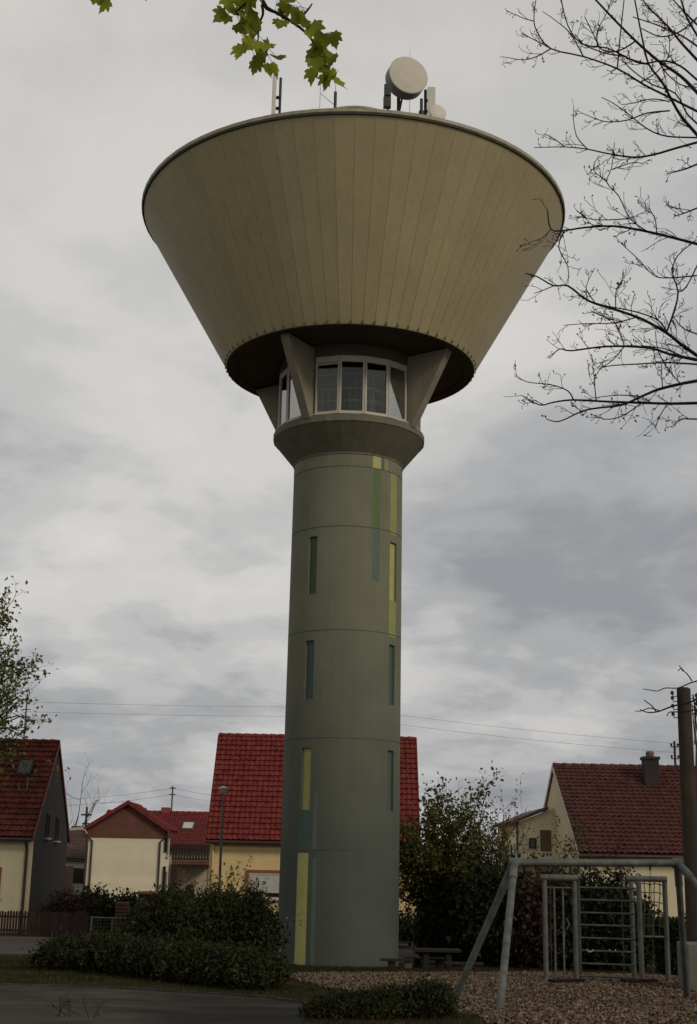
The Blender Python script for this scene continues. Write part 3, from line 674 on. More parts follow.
b = MB(); x0, x1, z0, z1 = pl_rect(520, 528, 834, 849, Ya); b.box((x0+.1, Ya-.03, z0), (x1, Ya-.004, z1)); b.build('wall_panel', MWHT, an)
for k in range(3):
    ya_ = Ya+.9+k*2.2; zt_ = za0-.9; window(an, (xa0, ya_+1.3, zt_-1.3), (0, -1, 0), (-1, 0, 0), 1.3, 1.3, mf=MWHT)
b = MB(); x0, x1, zb_, zt_ = pl_rect(516, 572, 851, 859, Ya-1.1); b.box((x0, Ya-1.1, zb_-.15), (x1, Ya-.004, zb_))
b.box((x0, Ya-1.1, zt_-.05), (x1, Ya-1.05, zt_))
k = x0
while k < x1: b.box((k, Ya-1.09, zb_), (k+.05, Ya-1.06, zt_-.05)); k += .15
b.build('balcony', MWHT, an)
b = MB(); x_ = xz(517, 830, Ya)[0]; b.tube([(x_, Ya-.1, za0), (x_, Ya-.1, zg)], .05, 8); b.build('downpipe', MGV, an)
# mast on the right roof ridge with insulators
Ym = Y0+5.5; mr_ = at(674.3, 741, Ym); mastR = mr_
o = thing('roof_mast', (mr_.x, Ym, zr), 'short black mast with insulators on the ridge right of the chimney', 'mast', 'roof masts carrying the wires')
b = MB(); b.tube([(mr_.x, Ym, zr), (mr_.x, Ym, mr_.z)], .05, 8); b.build('pole', MDK, o)
for z in (-.25, -.75):
    for s in (-1, 1): b = MB(); b.tube([(mr_.x, Ym, mr_.z+z), (mr_.x+s*.14, Ym, mr_.z+z), (mr_.x+s*.14, Ym, mr_.z+z+.14)], [.03, .03, .06], 8); b.build('insulator', MDK, o)
ta = at(694.6, 712, Ym+1)
o = thing('television_aerial', (ta.x, Ym+1, zr-.3), 'thin television aerial behind the wooden pole at the right edge', 'aerial')
b = MB(); b.tube([(ta.x, Ym+1, zr-.6), (ta.x, Ym+1, ta.z)], .03, 6); b.build('pole', MGV, o)
for z, l_ in ((-.1, .5), (-.45, .35), (-1.3, .3)): b = MB(); b.tube([(ta.x-l_, Ym+1, ta.z+z), (ta.x+l_, Ym+1, ta.z+z)], .014, 5); b.build('crossarm', MGV, o)

# gable house far left with its terrace
Y0 = 85.; x0 = xz(86.5, 870, Y0)[0]; x1 = xz(160.5, 870, Y0)[0]; zg = gz(Y0)
zE = xz(122, 838, Y0)[1]; xA = (x0+x1)/2+.1; zA = xz(125, 803.5, Y0)[1]; xe0, zeo = xz(83, 829.5, Y0-.3); xe1, _ = xz(170.5, 832, Y0-.3)
o = thing('house', (xA, Y0+4, zg), 'small cream clad house with brown boarded gable facing the road', 'house')
xm1 = xe1-.45
b = MB(); b.box((x0, Y0, zg), (xm1, Y0+3.2, zE)); b.build('wall', MWHT, o)
b = MB()
zc = zg+.2; k = 0
while zc < zE-.05:
    b.box((x0+.02, Y0-.05, zc), (x1, Y0-.003, min(zc+.232, zE))); zc += .235
b.build('wall_cladding', mat('cladding_cream', (.68, .62, .45), .8, .04, 1.2, island=.05, streak=.0), o)
b = MB(); b.prism([(x0-.35, Y0-.08, zE), (xm1+.1, Y0-.08, zE), (xm1+.1, Y0-.08, zeo+.1), (xA, Y0-.08, zA-.05), (x0-.35, Y0-.08, zeo+.1)], (0, .08, 0)); b.build('gable_boards', MBWD, o)
b = MB()
for s, (xe, ze_) in ((-1, (xe0, zeo)), (1, (xe1, zeo))):
    tile_plane(b, (xe, Y0-.35, ze_) if s < 0 else (xe, Y0+3.6, ze_), (xe, Y0+3.6, ze_) if s < 0 else (xe, Y0-.35, ze_), (xA, Y0+3.6, zA+.08) if s < 0 else (xA, Y0-.35, zA+.08), (xA, Y0-.35, zA+.08) if s < 0 else (xA, Y0+3.6, zA+.08))
rfg = b.build('roof', MRED2, o)
b = MB()
for xe in (xe0, xe1):
    p, q = Vector((xe, Y0-.4, zeo)), Vector((xA, Y0-.4, zA+.08)); b.prism([p+Vector((0, 0, -.14)), q+Vector((0, 0, -.14)), q+Vector((0, 0, .12)), p+Vector((0, 0, .12))], (0, .06, 0))
b.build('verge_board', MRED2, o)
for x in (x0+.25, x1-.1):
    b = MB(); b.tube([(x, Y0-.12, zg), (x, Y0-.12, zE-.2), (x-(.5 if x < xA else -.5), Y0-.3, zE+.25)], .06, 8); b.build('downpipe', MGUT, o)
for z in (.9, 3.1): window(o, (xm1, Y0+1.2, zg+z), (0, 1, 0), (1, 0, 0), 1.2, 1.3)
for z in (1.0, 3.3): window(o, (x1+.14, Y0, zg+z), (1, 0, 0), (0, -1, 0), max(.2, xm1-x1-.22), 1.5, mf=MDK, sill=False)
# terrace with balcony
Y1 = 92.; xt0 = xz(96, 860, Y1)[0]; xt1 = xz(300, 860, Y1)[0]; zr2 = xz(180, 814.5, Y1+5)[1]; ze2 = xz(190, 846, Y1)[1]
ot, rft = house_x('house', 'long low house with plain red roof, dark wooden balcony and arched door', xt0, xt1, Y1, Y1+10, ze2, zr2, mat('plaster_tan', (.42, .36, .26), .9), MRED2, verge=MRED2, zg=gz(Y1))
cxx, czz = xz(166, 807.5, Y1+5); b = MB(); b.box((cxx-.3, Y1+4.7, zr2-.3), (cxx+.3, Y1+5.3, czz)); b.build('chimney', mat('chimney_red', (.22, .05, .045), .8), rft)
s2 = (zr2-ze2)/5; Yw = Y1+2.6; pw = Vector((xz(188, 828, Yw)[0], Yw, ze2+s2*2.6+.2)); b = MB(); b.obox(pw, (.42, 0, 0), Vector((0, 1, s2)).normalized()*.6, Vector((0, -s2, 1)).normalized()*.07); rw = b.build('roof_window', mat('lead', (.07, .07, .07), .6), ot)
b = MB(); b.obox(pw+Vector((0, -.05, .075)), (.33, 0, 0), Vector((0, 1, s2)).normalized()*.5, Vector((0, -s2, 1)).normalized()*.01); b.build('pane', MSHU, rw)
Yb = Y1-2.2; bx0, bzt = xz(172.5, 844, Yb); bx1, bzb = xz(210, 861, Yb)
b = MB(); b.box((bx0, Yb, bzb-.25), (bx1, Y1-.005, bzb)); b.build('balcony_floor', MBWD, ot)
b = MB(); b.box((bx0, Yb-.02, bzt-.15), (bx1, Yb+.08, bzt)); b.box((bx0, Yb-.02, bzb+.02), (bx1, Yb+.06, bzb+.15)); x = bx0
while x < bx1: b.box((x, Yb, bzb+.15), (x+.14, Yb+.04, bzt-.15)); x += .19
b.build('balcony_railing', MWD, ot)
b = MB(); b.box((bx0, Yb, gz(Yb)), (bx0+.4, Yb+.4, bzb-.25)); b.build('pillar', MBRK, ot)
ax0, az1 = xz(186, 884, Y1); ax1 = xz(194.5, 884, Y1)[0]; rr2 = (ax1-ax0)/2; axm = (ax0+ax1)/2
b = MB(); zz0 = gz(Y1); pl = [(ax0, Y1-.01, zz0), (ax1, Y1-.01, zz0)]+[(axm+rr2*math.cos(t), Y1-.01, az1-rr2+rr2*math.sin(t)) for t in np.linspace(0, math.pi, 12)]
b.prism(pl, (0, -.05, 0)); b.build('door', MWD, ot)
b = MB(); b.box((axm-.35, Y1-.04, az1+.5), (axm+.35, Y1-.003, az1+.62)); b.build('wall_lettering', MDK, ot) if 0 else None
window(ot, (ax1+.9, Y1, gz(Y1)+1.2), (1, 0, 0), (0, -1, 0), .7, 1.5)
# mast on terrace ridge, poles, distant wires
mt = at(172.8, 786, Y1+5); o = thing('roof_mast', (mt.x, Y1+5, zr2), 'tall thin wire mast on the ridge of the long low red roof', 'mast', 'roof masts carrying the wires')
b = MB(); b.tube([(mt.x, Y1+5, zr2-.2), (mt.x, Y1+5, mt.z)], .06, 6); b.build('pole', MGV, o)
for z in (-.15, -.6): b = MB(); b.tube([(mt.x-.22, Y1+5, mt.z+z), (mt.x+.22, Y1+5, mt.z+z)], .045, 6); b.build('crossarm', MGV, o)
# far small house between left house and gable house
Y2 = 100.; xf0 = xz(40, 860, Y2)[0]; xf1 = xz(100, 860, Y2)[0]; zr3 = xz(70, 832, Y2+4)[1]; ze3 = xz(70, 862, Y2-.4)[1]+.3
of, rff = house_x('house', 'small far house with old brown roof in the gap beside the grey gable', xf0, xf1, Y2, Y2+8, ze3, zr3, MWHT, MOLD, verge=MOLD)
x0, x1, z0, z1 = pl_rect(70.5, 84, 868, 884, Y2); window(of, (x0, Y2, z0), (1, 0, 0), (0, -1, 0), x1-x0, z1-z0, mf=MDK)
x0, x1, z0, z1 = pl_rect(71, 85, 886, 901, Y2-.1); b = MB(); b.box((x0, Y2-.1, gz(Y2)), (x1, Y2-.003, z1)); b.build('door', mat('door_grey', (.35, .34, .30), .7), of)
cx_, cz_ = xz(77, 826, Y2+4); b = MB(); b.box((cx_-.35, Y2+3.6, zr3-.3), (cx_+.35, Y2+4.4, cz_)); b.build('chimney', MOLD, rff)
# distant pole
pf = at(87, 807, 130); o = thing('utility_pole', (pf.x, 130, gz(130)), 'far dark utility pole seen above the small brown roof', 'utility pole')
b = MB(); b.tube([(pf.x, 130, gz(130)), pf], [.14, .1], 8); b.build('pole', MDK, o); b = MB(); b.box((pf.x-.5, 129.9, pf.z-.8), (pf.x+.5, 130.1, pf.z-.65)); b.build('crossarm', MDK, o); b = MB(); b.box((pf.x-.35, 129.9, pf.z-1.6), (pf.x+.35, 130.1, pf.z-1.48)); b.build('crossarm', MDK, o)
# wires
MWR = mat('wire', (.22, .22, .22), .6)
def wire(pts, r, label):
    o = MB(); P = [Vector(p) for p in pts]; Q = []
    for i in range(len(P)-1):
        for k in range(8): Q.append(P[i].lerp(P[i+1], k/8))
    Q.append(P[-1]); o.tube(Q, r, 5); return tag(o.build('power_line', MWR), label, 'power line', 'power lines across the sky')
def catenary(a, c, sag, n=24):
    a, c = Vector(a), Vector(c); return [a.lerp(c, k/n)-Vector((0, 0, sag*4*(k/n)*(1-k/n))) for k in range(n+1)]
wa = Vector((mastL.x, 59.4, mastL.z)); wb = Vector((mr_.x, Ym, mr_.z-.1))
mm = at(340, 707, 63.2); o = thing('roof_mast', (mm.x, 63.2, zr_mid), 'roof mast on the yellow house ridge, hidden behind the tower shaft', 'mast', 'roof masts carrying the wires')
b = MB(); b.tube([(mm.x, 63.2, zr_mid), (mm.x, 63.2, mm.z+.15)], .035, 6); b.build('pole', MGV, o)
for dz, lab in ((0, 'upper thin wire running from the left roof mast behind the tower'), (-.44, 'lower thin wire running from the left roof mast behind the tower')):
    wire(catenary(wa+Vector((0, 0, dz-.08)), mm+Vector((0, 0, dz)), .06, 12)+catenary(mm+Vector((0, 0, dz)), wb+Vector((0, 0, dz*.9)), .12, 12)[1:], .0062, lab)
for dz, lab in ((-.15, 'upper distant wire over the small cream house'), (-.6, 'lower distant wire over the small cream house')):
    a = Vector((mt.x, Y1+5, mt.z+dz)); wire(catenary(a, at(-30, 796+(-dz-.15)*14, 105), .5, 8)[::-1]+catenary(a, at(330, 801+(-dz-.15)*14, 110), .4, 8)[1:], .011, lab)

# ------------------------------------------------------------------ fences, gate, small garden things
FY = 52.5; zf = gz(FY)
fx0 = xz(-40, 930, FY)[0]; fx1 = xz(88, 930, FY)[0]
o = thing('picket_fence', ((fx0+fx1)/2, FY, zf), 'low red brown wooden picket fence in front of the left house', 'fence')
b = MB(); x = fx0; k = 0; rr_s = random.Random(3)
while x < fx1:
    h = .95+rr_s.uniform(-.03, .03); b.prism([(x, FY, zf), (x+.085, FY, zf), (x+.085, FY, zf+h), (x+.042, FY, zf+h+.06), (x, FY, zf+h)], (0, .025, 0)); x += .108
b.build('pickets', mat('fence_wood', (.026, .013, .011), .85, .3, 4, island=.25), o)
b = MB()
for z in (.25, .75): b.box((fx0, FY+.026, zf+z), (fx1, FY+.07, zf+z+.08))
b.build('rail', mats['fence_wood'], o)
x = fx0
while x < fx1+.1: b = MB(); b.box((x, FY+.072, zf), (x+.1, FY+.17, zf+1.02)); b.build('post', mats['fence_wood'], o); x += 2.2
gx0 = xz(91, 930, FY)[0]; gx1 = xz(131, 930, FY)[0]; zt_ = xz(110, 918, FY)[1]; hgt = zt_-zf
o = thing('garden_gate', (gx0, FY, zf), 'light grey metal frame gate with wire mesh beside the picket fence', 'gate')
b = MB(); b.tube([(gx0, FY, zf), (gx0, FY, zt_+.05)], .05, 8); b.tube([(gx1, FY, zf), (gx1, FY, zt_+.05)], .05, 8); b.build('post', MGV, o)
b = MB(); b.tube([(gx0, FY, zt_), (gx1, FY, zt_)], .028, 8); b.tube([(gx0, FY, zf+.12), (gx1, FY, zf+.12)], .028, 8); xm_ = gx0+(gx1-gx0)*.52; b.tube([(xm_, FY, zf+.1), (xm_, FY, zt_)], .03, 8); b.build('gate_frame', MGV, o)
b = MB(); x = gx0+.12
while x < gx1: b.tube([(x, FY, zf+.12), (x, FY, zt_)], .006, 4); x += .12
z = zf+.24
while z < zt_: b.tube([(gx0, FY, z), (gx1, FY, z)], .006, 4); z += .12
b.build('mesh', MGV, o)
# brick wall right of grey gable and stacked slab pile
x0, z1 = xz(60.5, 866, 64); x1, _ = xz(65.5, 866, 64); b = MB(); b.box((x0, 64, gz(64)), (x1, 66, z1)); b.box((x0-.1, 63.95, gz(64)), (x1+.1, 66.05, gz(64)+1.6))
k = gz(64)+.1
while k < z1-.1: b.box((x0-.02, 63.98, k), (x1+.02, 64.0, k+.16)); k += .2
tag(b.build('brick_wall', MBRK), 'narrow red brown brick pier right of the grey gable', 'wall')
o = thing('slab_stack', (xz(122, 915, 57)[0], 57, gz(57)), 'dark banded stack of slabs behind the metal gate', 'stack')
x0, z1 = xz(117, 899, 57); x1, _ = xz(128, 899, 57); k = gz(57); i = 0
while k < z1-.1: b = MB(); b.box((x0-.03*(i % 2), 56.8, k), (x1+.04*(i % 3 == 0), 57.6, k+.11)); b.build('slab', MBRK, o); k += .14; i += 1
x0, z1 = xz(136, 892, 62); x1, _ = xz(162, 892, 62)
o = thing('garden_shed', ((x0+x1)/2, 62, gz(62)), 'low dark brown shed with flat roof below the cream cladding', 'shed')
b = MB(); b.box((x0+.1, 62, gz(62)), (x1-.1, 64, z1-.1)); b.build('wall', MBWD, o); b = MB(); b.box((x0, 61.8, z1-.1), (x1, 64.2, z1)); b.build('roof', MBWD, o)
# street lamps
def lamp(px, ptop, pf_, Y, name, label, rad, arm=0):
    p = at(px, ptop, Y); zg = gz(Y); o = thing(name, (p.x, Y, zg), label, 'street lamp', 'street lamps among the houses')
    b = MB(); b.tube([(p.x, Y, zg), (p.x, Y, zg+1.1), (p.x, Y, zg+1.15), (p.x, Y, p.z-.12)], [rad*1.5, rad*1.5, rad, rad*.7], 12); b.build('pole', MGV if not arm else MGUT, o)
    b = MB()
    if arm: b.tube([(p.x, Y, p.z-.15), (p.x+arm*.3, Y, p.z+.05), (p.x+arm, Y, p.z+.1)], .04, 6); b.obox((p.x+arm*1.3, Y, p.z+.1), (.38, 0, .04), (0, .14, 0), (0, 0, .07))
    else: b.lathe([(.05, p.z-.18), (.09, p.z-.12), (.15, p.z-.03), (.17, p.z+.02), (.06, p.z+.08), (0, p.z+.09)], (p.x, Y), 20)
    b.build('lamp_head', mat('lamp_head', (.42, .42, .38), .4), o); return o
lamp(223.5, 788.5, 0, 48.5, 'street_lamp', 'slim grey green lamp post in front of the yellow house', .055)
lamp(87.5, 831, 0, 74, 'street_lamp', 'thin lamp with pale arm at left corner of the cream clad house', .06, arm=-.5)

# wooden pole right
PY = 28.5; pt = at(683.5, 689, PY); zg = gz(PY); pb = at(692.5, 960, PY)
o = thing('utility_pole', (pb.x, PY, zg), 'thick brown wooden pole with porcelain hooks at the right edge', 'utility pole')
b = MB(); b.tube([(pt.x+.0, PY, zg), (pt.x, PY, zg+3.5), (pt.x, PY, pt.z), (pt.x, PY, pt.z+.03)], [.168, .158, .146, .10], 20); b.build('pole', mat('pole_wood', (.038, .028, .019), .85, .25, 3, .6, 40, streak=.35), o, smooth='auto')
for py_, s in ((695, -1), (700, -1), (708, -1), (716, -1), (697, 1), (705, 1), (712, 1)):
    z = at(683, py_, PY).z; b = MB(); x = pt.x+s*.15
    b.tube([(x, PY-.05, z-.03), (x+s*.09, PY-.05, z-.05), (x+s*.11, PY-.05, z+.03)], .012, 6); b.tube([(x+s*.11, PY-.05, z+.0), (x+s*.11, PY-.05, z+.05), (x+s*.11, PY-.05, z+.08)], [.035, .04, .015], 8); b.build('insulator', MDK, o)
b = MB(); z1 = at(690, 695, PY).z; z0 = at(690, 745, PY).z; x = pt.x+.19
b.tube([(x-.02, PY-.1, z1), (x+.03, PY-.1, z1-.4), (x+.01, PY-.1, (z0+z1)/2), (x+.05, PY-.1, z0+.2), (x, PY-.1, z0-.1), (x-.03, PY-.1, z0-.5)], .016, 6)
b.tube([(x-.05, PY-.1, z1-.2), (x-.02, PY-.1, z1-.9), (x-.03, PY-.1, z0)], .012, 6); b.build('cable', MDK, o)
# concrete block at its foot
x0, z1 = xz(687.5, 944, PY-1.2); b = MB(); b.box((x0, PY-1.2, gz(PY)-.05), (x0+1.4, PY-.3, z1))
tag(b.build('concrete_block', mat('concrete_pale', (.125, .125, .10), .9, .12, 3, .4, 50), bevel=.02), 'squat grey concrete block at the foot of the wooden pole', 'block')

# ------------------------------------------------------------------ swing set
A1 = at(514.5, 861.5, 22.6); Fn = G(499.0, 1012); Ff = G(451.5, 1001)
A2 = at(677.5, 863, 23.3)
MST = mat('swing_steel', (.092, .098, .088), .65, .3, 5, metal=.2, streak=.25)
o = thing('swing_set', ((A1.x+A2.x)/2, 22.9, gz(23)), 'grey steel swing frame with splayed legs on the wood chips', 'swing frame')
A1.z -= .02
b = MB(); b.tube([A1, A2], .062, 14); b.build('top_bar', MST, o, smooth='auto')
for A_ in (A1, A2): b = MB(); b.tube([A_-Vector((.09, 0, 0)), A_+Vector((.09, 0, 0))], .082, 14); b.build('joint_sleeve', MST, o, smooth='auto')
Ff.y = Ff.y; Rf = G(687.5, 1000.5); Rn = Vector((A2.x+1.13, Fn.y+.5, gz(Fn.y+.5)))
for top, ft in ((A1, Fn), (A1, Ff), (A2, Rf), (A2, Rn)):
    b = MB(); d = (ft-top).normalized(); s = top+d*.05
    b.tube([s, ft-Vector((0, 0, .08))], .058, 14); 
    b.tube([s+d*.0, s+d*.42], .068, 14); b.build('leg', MST, o, smooth='auto')
# swings
MCHN = mat('chain', (.07, .07, .065), .5, metal=.6); MRUB = mat('rubber', (.022, .010, .009), .9, spec=.03)
def chain(b, p, q):
    p, q = Vector(p), Vector(q); L_ = (q-p).length; n = int(L_/.042); d = (q-p).normalized(); s1 = Vector((1, 0, 0)); s2 = d.cross(s1).normalized()
    for k in range(n):
        c = p+d*(k+.5)*L_/n; s = s1 if k % 2 else s2; hl_ = .026; r = .011
        b.tube([c-d*hl_+s*0, c-d*hl_*.6+s*r, c+d*hl_*.6+s*r, c+d*hl_, c+d*hl_*.6-s*r, c-d*hl_*.6-s*r, c-d*hl_], .0035, 4, False)
def along(px):   # point on the bar seen at px
    lo, hi = 0., 1.
    for _ in range(40):
        m = (lo+hi)/2; p = A1.lerp(A2, m)
        z = p.y*math.cos(TH)+p.z*math.sin(TH); V = -(-p.y*math.sin(TH)+p.z*math.cos(TH))/z*F; X = p.x/z*F
        x = CX+math.cos(RO)*X-math.sin(RO)*V
        if x < px: lo = m
        else: hi = m
    return A1.lerp(A2, lo)
for pa, pb_, lab in ((549.5, 578.5, 'left black rubber swing seat hanging on two chains'), (620.5, 650, 'right black rubber swing seat hanging on two chains')):
    p, q = along(pa), along(pb_); p = p-Vector((0, 0, .06)); q = q-Vector((0, 0, .06))
    zsw = xz(pa, 980.5, p.y)[1]; mid_ = (p+q)/2
    o = thing('swing', (mid_.x, mid_.y, zsw), lab, 'swing', 'swings on the swing frame')
    for a in (p, q): b = MB(); chain(b, a, (a.x, a.y, zsw+.02)); b.tube([a+Vector((0, 0, .0)), a-Vector((0, 0, .06))], .018, 6); b.build('chain', MCHN, o)
    b = MB(); u = (q-p).normalized(); b.obox((mid_.x, mid_.y, zsw), u*((q-p).length/2+.03), Vector((-u.y, u.x, 0))*.10, (0, 0, .022)); b.build('seat', MRUB, o, bevel=.012)
# ------------------------------------------------------------------ climbing frame
CYd = 30.0; zg = gz(CYd)
o = thing('climbing_frame', (at(605, 980, CYd).x, CYd, zg), 'grey steel climbing frame with ladder rungs, poles and rope net', 'climbing frame')
def vpost(px, ptop, Y, r, name='post'):
    p = at(px, ptop, Y); b = MB(); b.tube([(p.x, Y, gz(Y)-.05), (p.x, Y, p.z)], r, 14); b.build(name, MST, o, smooth='auto'); return p
def hbar(pa, pb_, py, Y, r, name, Y2=None):
    p, q = at(pa, py, Y), at(pb_, py, Y2 or Y); q.z = p.z; b = MB(); b.tube([p, q], r, 12); b.build(name, MST, o, smooth='auto')
vpost(544.5, 880, CYd, .055); vpost(574.3, 880, CYd, .055); vpost(577.8, 880, CYd+.35, .045)
hbar(540.5, 578.5, 877.5, CYd, .075, 'cap_bar'); hbar(546, 571, 887.5, CYd, .018, 'cross_bar')
vpost(554, 888, CYd, .022, 'slide_pole'); vpost(562.6, 888, CYd, .022, 'slide_pole')
vpost(638.5, 881, CYd-.3, .058); vpost(631, 881, CYd+.9, .052); vpost(664.5, 881, CYd+.1, .055)
hbar(626.5, 666.5, 878.5, CYd-.1, .065, 'cap_bar')
for py_ in (887.3, 899.7, 912.4, 924.7, 937.6, 950.4, 963.2, 975.6): hbar(578, 635.5, py_, CYd+.1, .021, 'rung', CYd-.2)
hbar(639, 664, 936.5, CYd-.1, .022, 'rung')
b = MB(); rn = random.Random(4)
cols_ = [644.5, 649, 654, 659.5]; rws = [884, 893, 902, 914, 926]
grid = [[at(c+rn.uniform(-.7, .7), r_+rn.uniform(-1, 1), CYd-.05+rn.uniform(-.08, .08)) for c in cols_] for r_ in [880]+rws+[936]]
for i in range(len(grid)):
    for j in range(len(cols_)):
        if i+1 < len(grid): b.tube([grid[i][j], grid[i+1][j]], .011, 5)
        if j+1 < len(cols_) and 0 < i < len(grid)-1: b.tube([grid[i][j], grid[i][j+1]], .011, 5)
for i in range(1, len(grid)-1):
    b.tube([grid[i][-1], at(664.5, rws[i-1]+2, CYd)], .011, 5); b.tube([at(638.5, rws[i-1], CYd-.2), grid[i][0]], .011, 5)
b.build('rope_net', mat('rope', (.05, .045, .038), .9), o)
for px in (590, 612.5):
    c = at(px, 948.5, CYd+.0); b = MB()
    b.tube([c+Vector((.07*math.cos(t), 0, .07*math.sin(t))) for t in np.linspace(R(190), R(350), 9)], .013, 6); b.build('grip', mat('grip_pale', (.35, .35, .32), .5), o)
c = at(567, 924, CYd); b = MB(); b.tube([(c.x-.02, CYd-.02, c.z-.12), (c.x+.05, CYd-.02, c.z), (c.x-.02, CYd-.02, c.z+.12)], .015, 6); b.build('hook', MST, o)

# ------------------------------------------------------------------ picnic table and benches
MTB = mat('bench_wood', (.017, .013, .011), .85, .25, 4); MCN = mat('foot_concrete', (.07, .068, .06), .9, .15, 5)
TY = 42.0
def slab(px0, px1, ytop, Y, d, th, nb, name, par):
    a, c = at(px0, ytop, Y), at(px1, ytop, Y); b = MB()
    for k in range(nb): b.box((a.x, Y+d*k/nb, a.z-th), (c.x, Y+d*(k+.88)/nb, a.z))
    b.build(name, MTB, par); return a, c
o = thing('picnic_table', (at(437, 960, TY).x, TY, gz(TY)), 'heavy dark wooden picnic table in the shade right of the tower', 'picnic table')
a, c = slab(414, 461.5, 949.3, TY, .8, .07, 5, 'table_top', o)
for x in (a.x+.3, c.x-.45): b = MB(); b.prism([(x, TY+.1, gz(TY)), (x+.16, TY+.1, gz(TY)), (x+.16, TY+.1, a.z-.07), (x, TY+.1, a.z-.07)], (0, .6, 0)); b.build('leg', MTB, o)
for (p0, p1, yt, Y, lab) in ((381, 414, 959, TY-.6, 'dark wooden bench on a pale concrete foot at the tower base'), (445, 484, 962.5, TY-.5, 'low dark bench right of the picnic table'), (405, 448, 957.5, TY+1.1, 'bench on the far side of the picnic table')):
    o = thing('bench', (at((p0+p1)/2, yt, Y).x, Y, gz(Y)), lab, 'bench', 'benches round the picnic table')
    a, c = slab(p0, p1, yt, Y, .38, .06, 3, 'seat', o)
    for fr_ in (.22, .72): x = a.x+(c.x-a.x)*fr_; b = MB(); b.box((x, Y+.05, gz(Y)-.03), (x+.22, Y+.33, a.z-.06)); b.build('foot', MCN if fr_ > .5 and p0 < 400 else MTB, o)

# ------------------------------------------------------------------ plants
MCONI = mat('conifer_leaf', (.020, .024, .011), .85, .3, 1.5, spec=.05, island=.45, col2=(.034, .036, .016))
MHEDG = mat('hedge_leaf', (.018, .024, .012), .85, .3, 1.5, spec=.05, island=.4)
MYOUNG = mat('young_leaf', (.13, .13, .045), .7, .2, 1.5, spec=.05, island=.3, trans=.35)
MOLIV = mat('olive_leaf', (.072, .076, .022), .8, .3, 1, spec=.05, island=.4, trans=.25, col2=(.085, .078, .026))
MRDL = mat('dark_reddish_leaf', (.045, .028, .022), .8, .3, 1, spec=.05, island=.4, trans=.15)
MBARK = mat('bark', (.024, .019, .016), .9, .3, 6, .5, 60, spec=.05)
def add_stems(parent, name, starts, rs, length, rad, levels, m=MBARK, seg=5, **kw):
    br = []; tips = []
    for (s, d) in starts: grow(s, d, length*rs.uniform(.85, 1.15), rad, rs, levels, br, tips, **kw)
    b = MB()
    for pts, rr in br: b.tube(pts, rr, seg, False)
    b.build(name, m, parent); return br, tips
def shrub(name, label, blobs, n, size, m, seed, shape=NEEDLE, shell=.5, clump=.09, per=16, stem=True, cat='shrub', group=None, up=(0, 0, .5), spr=1.0):
    rs = np.random.RandomState(seed); B = np.array(blobs); base = B[:, :3].mean(0); zg = gz(base[1])
    o = thing(name, (base[0], base[1], zg), label, cat, group)
    P = cloud_pts(blobs, n, rs, shell, clump, per); P = P[P[:, 2] > np.interp(P[:, 1], PX, PZ)]
    scatter('foliage', P, size, shape, m, o, rs, up, spr, .6)
    if stem:
        b = MB()
        for q in blobs:
            for k in range(5):
                e = Vector((q[0]+rs.uniform(-.6, .6)*q[3], q[1]+rs.uniform(-.6, .6)*q[4], q[2]+.5*q[5])); s = Vector((q[0]+rs.uniform(-.15, .15), q[1], gz(q[1]))); mm = s.lerp(e, .5)+Vector(rs.normal(size=3))*.06
                b.tube([s, mm, e], [.028, .018, .008], 5, False)
        b.build('stem', MBARK, o)
    return o
# low spreading hedge
FUR = (np.array([(-.12, 0, 0), (.12, 0, 0), (.02, 1, .1), (-.2, .35, 0), (.22, .5, .05)]), np.array([(0, 1, 2), (0, 2, 3), (1, 4, 2)]))
def bl(px, py, Y, w_, h, d=None):       # blob with its foot on the ground, seen at px
    g = at(px, py, Y); return (g.x, Y, gz(Y)+h*.5, w_/2, (d or w_)/2, h*.58)
blobs = []
for i, (px, Y, h) in enumerate([(60, 32, .5), (72, 31.4, .66), (88, 30.8, .7), (108, 30.2, .7), (128, 29.5, .66), (148, 28.8, .66), (168, 28.1, .66), (188, 27.5, .62), (208, 27, .6), (226, 26.6, .6), (244, 26.2, .58), (256, 25.9, .5)]):
    blobs.append(bl(px, 960, Y, 1.15, h, 1.5))
shrub('low_hedge', 'long low dark spreading conifer hedge along the asphalt edge', blobs, 90000, .075, MCONI, 11, FUR, .35, .07, 18, cat='hedge')
# taller shrubs behind it
shrub('conifer_shrub', 'big dark conifer shrub left of the tower, the one touching the shaft', [bl(248, 930, 35, 1.5, 1.5), bl(236, 930, 35.5, 1.5, 1.6), bl(261, 930, 34.5, .8, 1.15), bl(254, 930, 34.6, .9, 1.7)], 42000, .09, MCONI, 12, FUR, .4, .09)
shrub('conifer_shrub', 'broad black green shrub in the middle of the clump left of the tower', [bl(205, 930, 35.5, 2.1, 1.6), bl(222, 930, 35, 1.6, 1.65), bl(190, 930, 34.5, 1.6, 1.5)], 42000, .09, MCONI, 13, FUR, .4, .09)
shrub('conifer_shrub', 'dark rounded shrub behind the metal gate end of the clump', [bl(160, 930, 36, 1.9, 1.55), bl(145, 930, 36.5, 1.2, 1.3), bl(172, 930, 35.4, 1.5, 1.7)], 36000, .09, MCONI, 14, FUR, .4, .09)
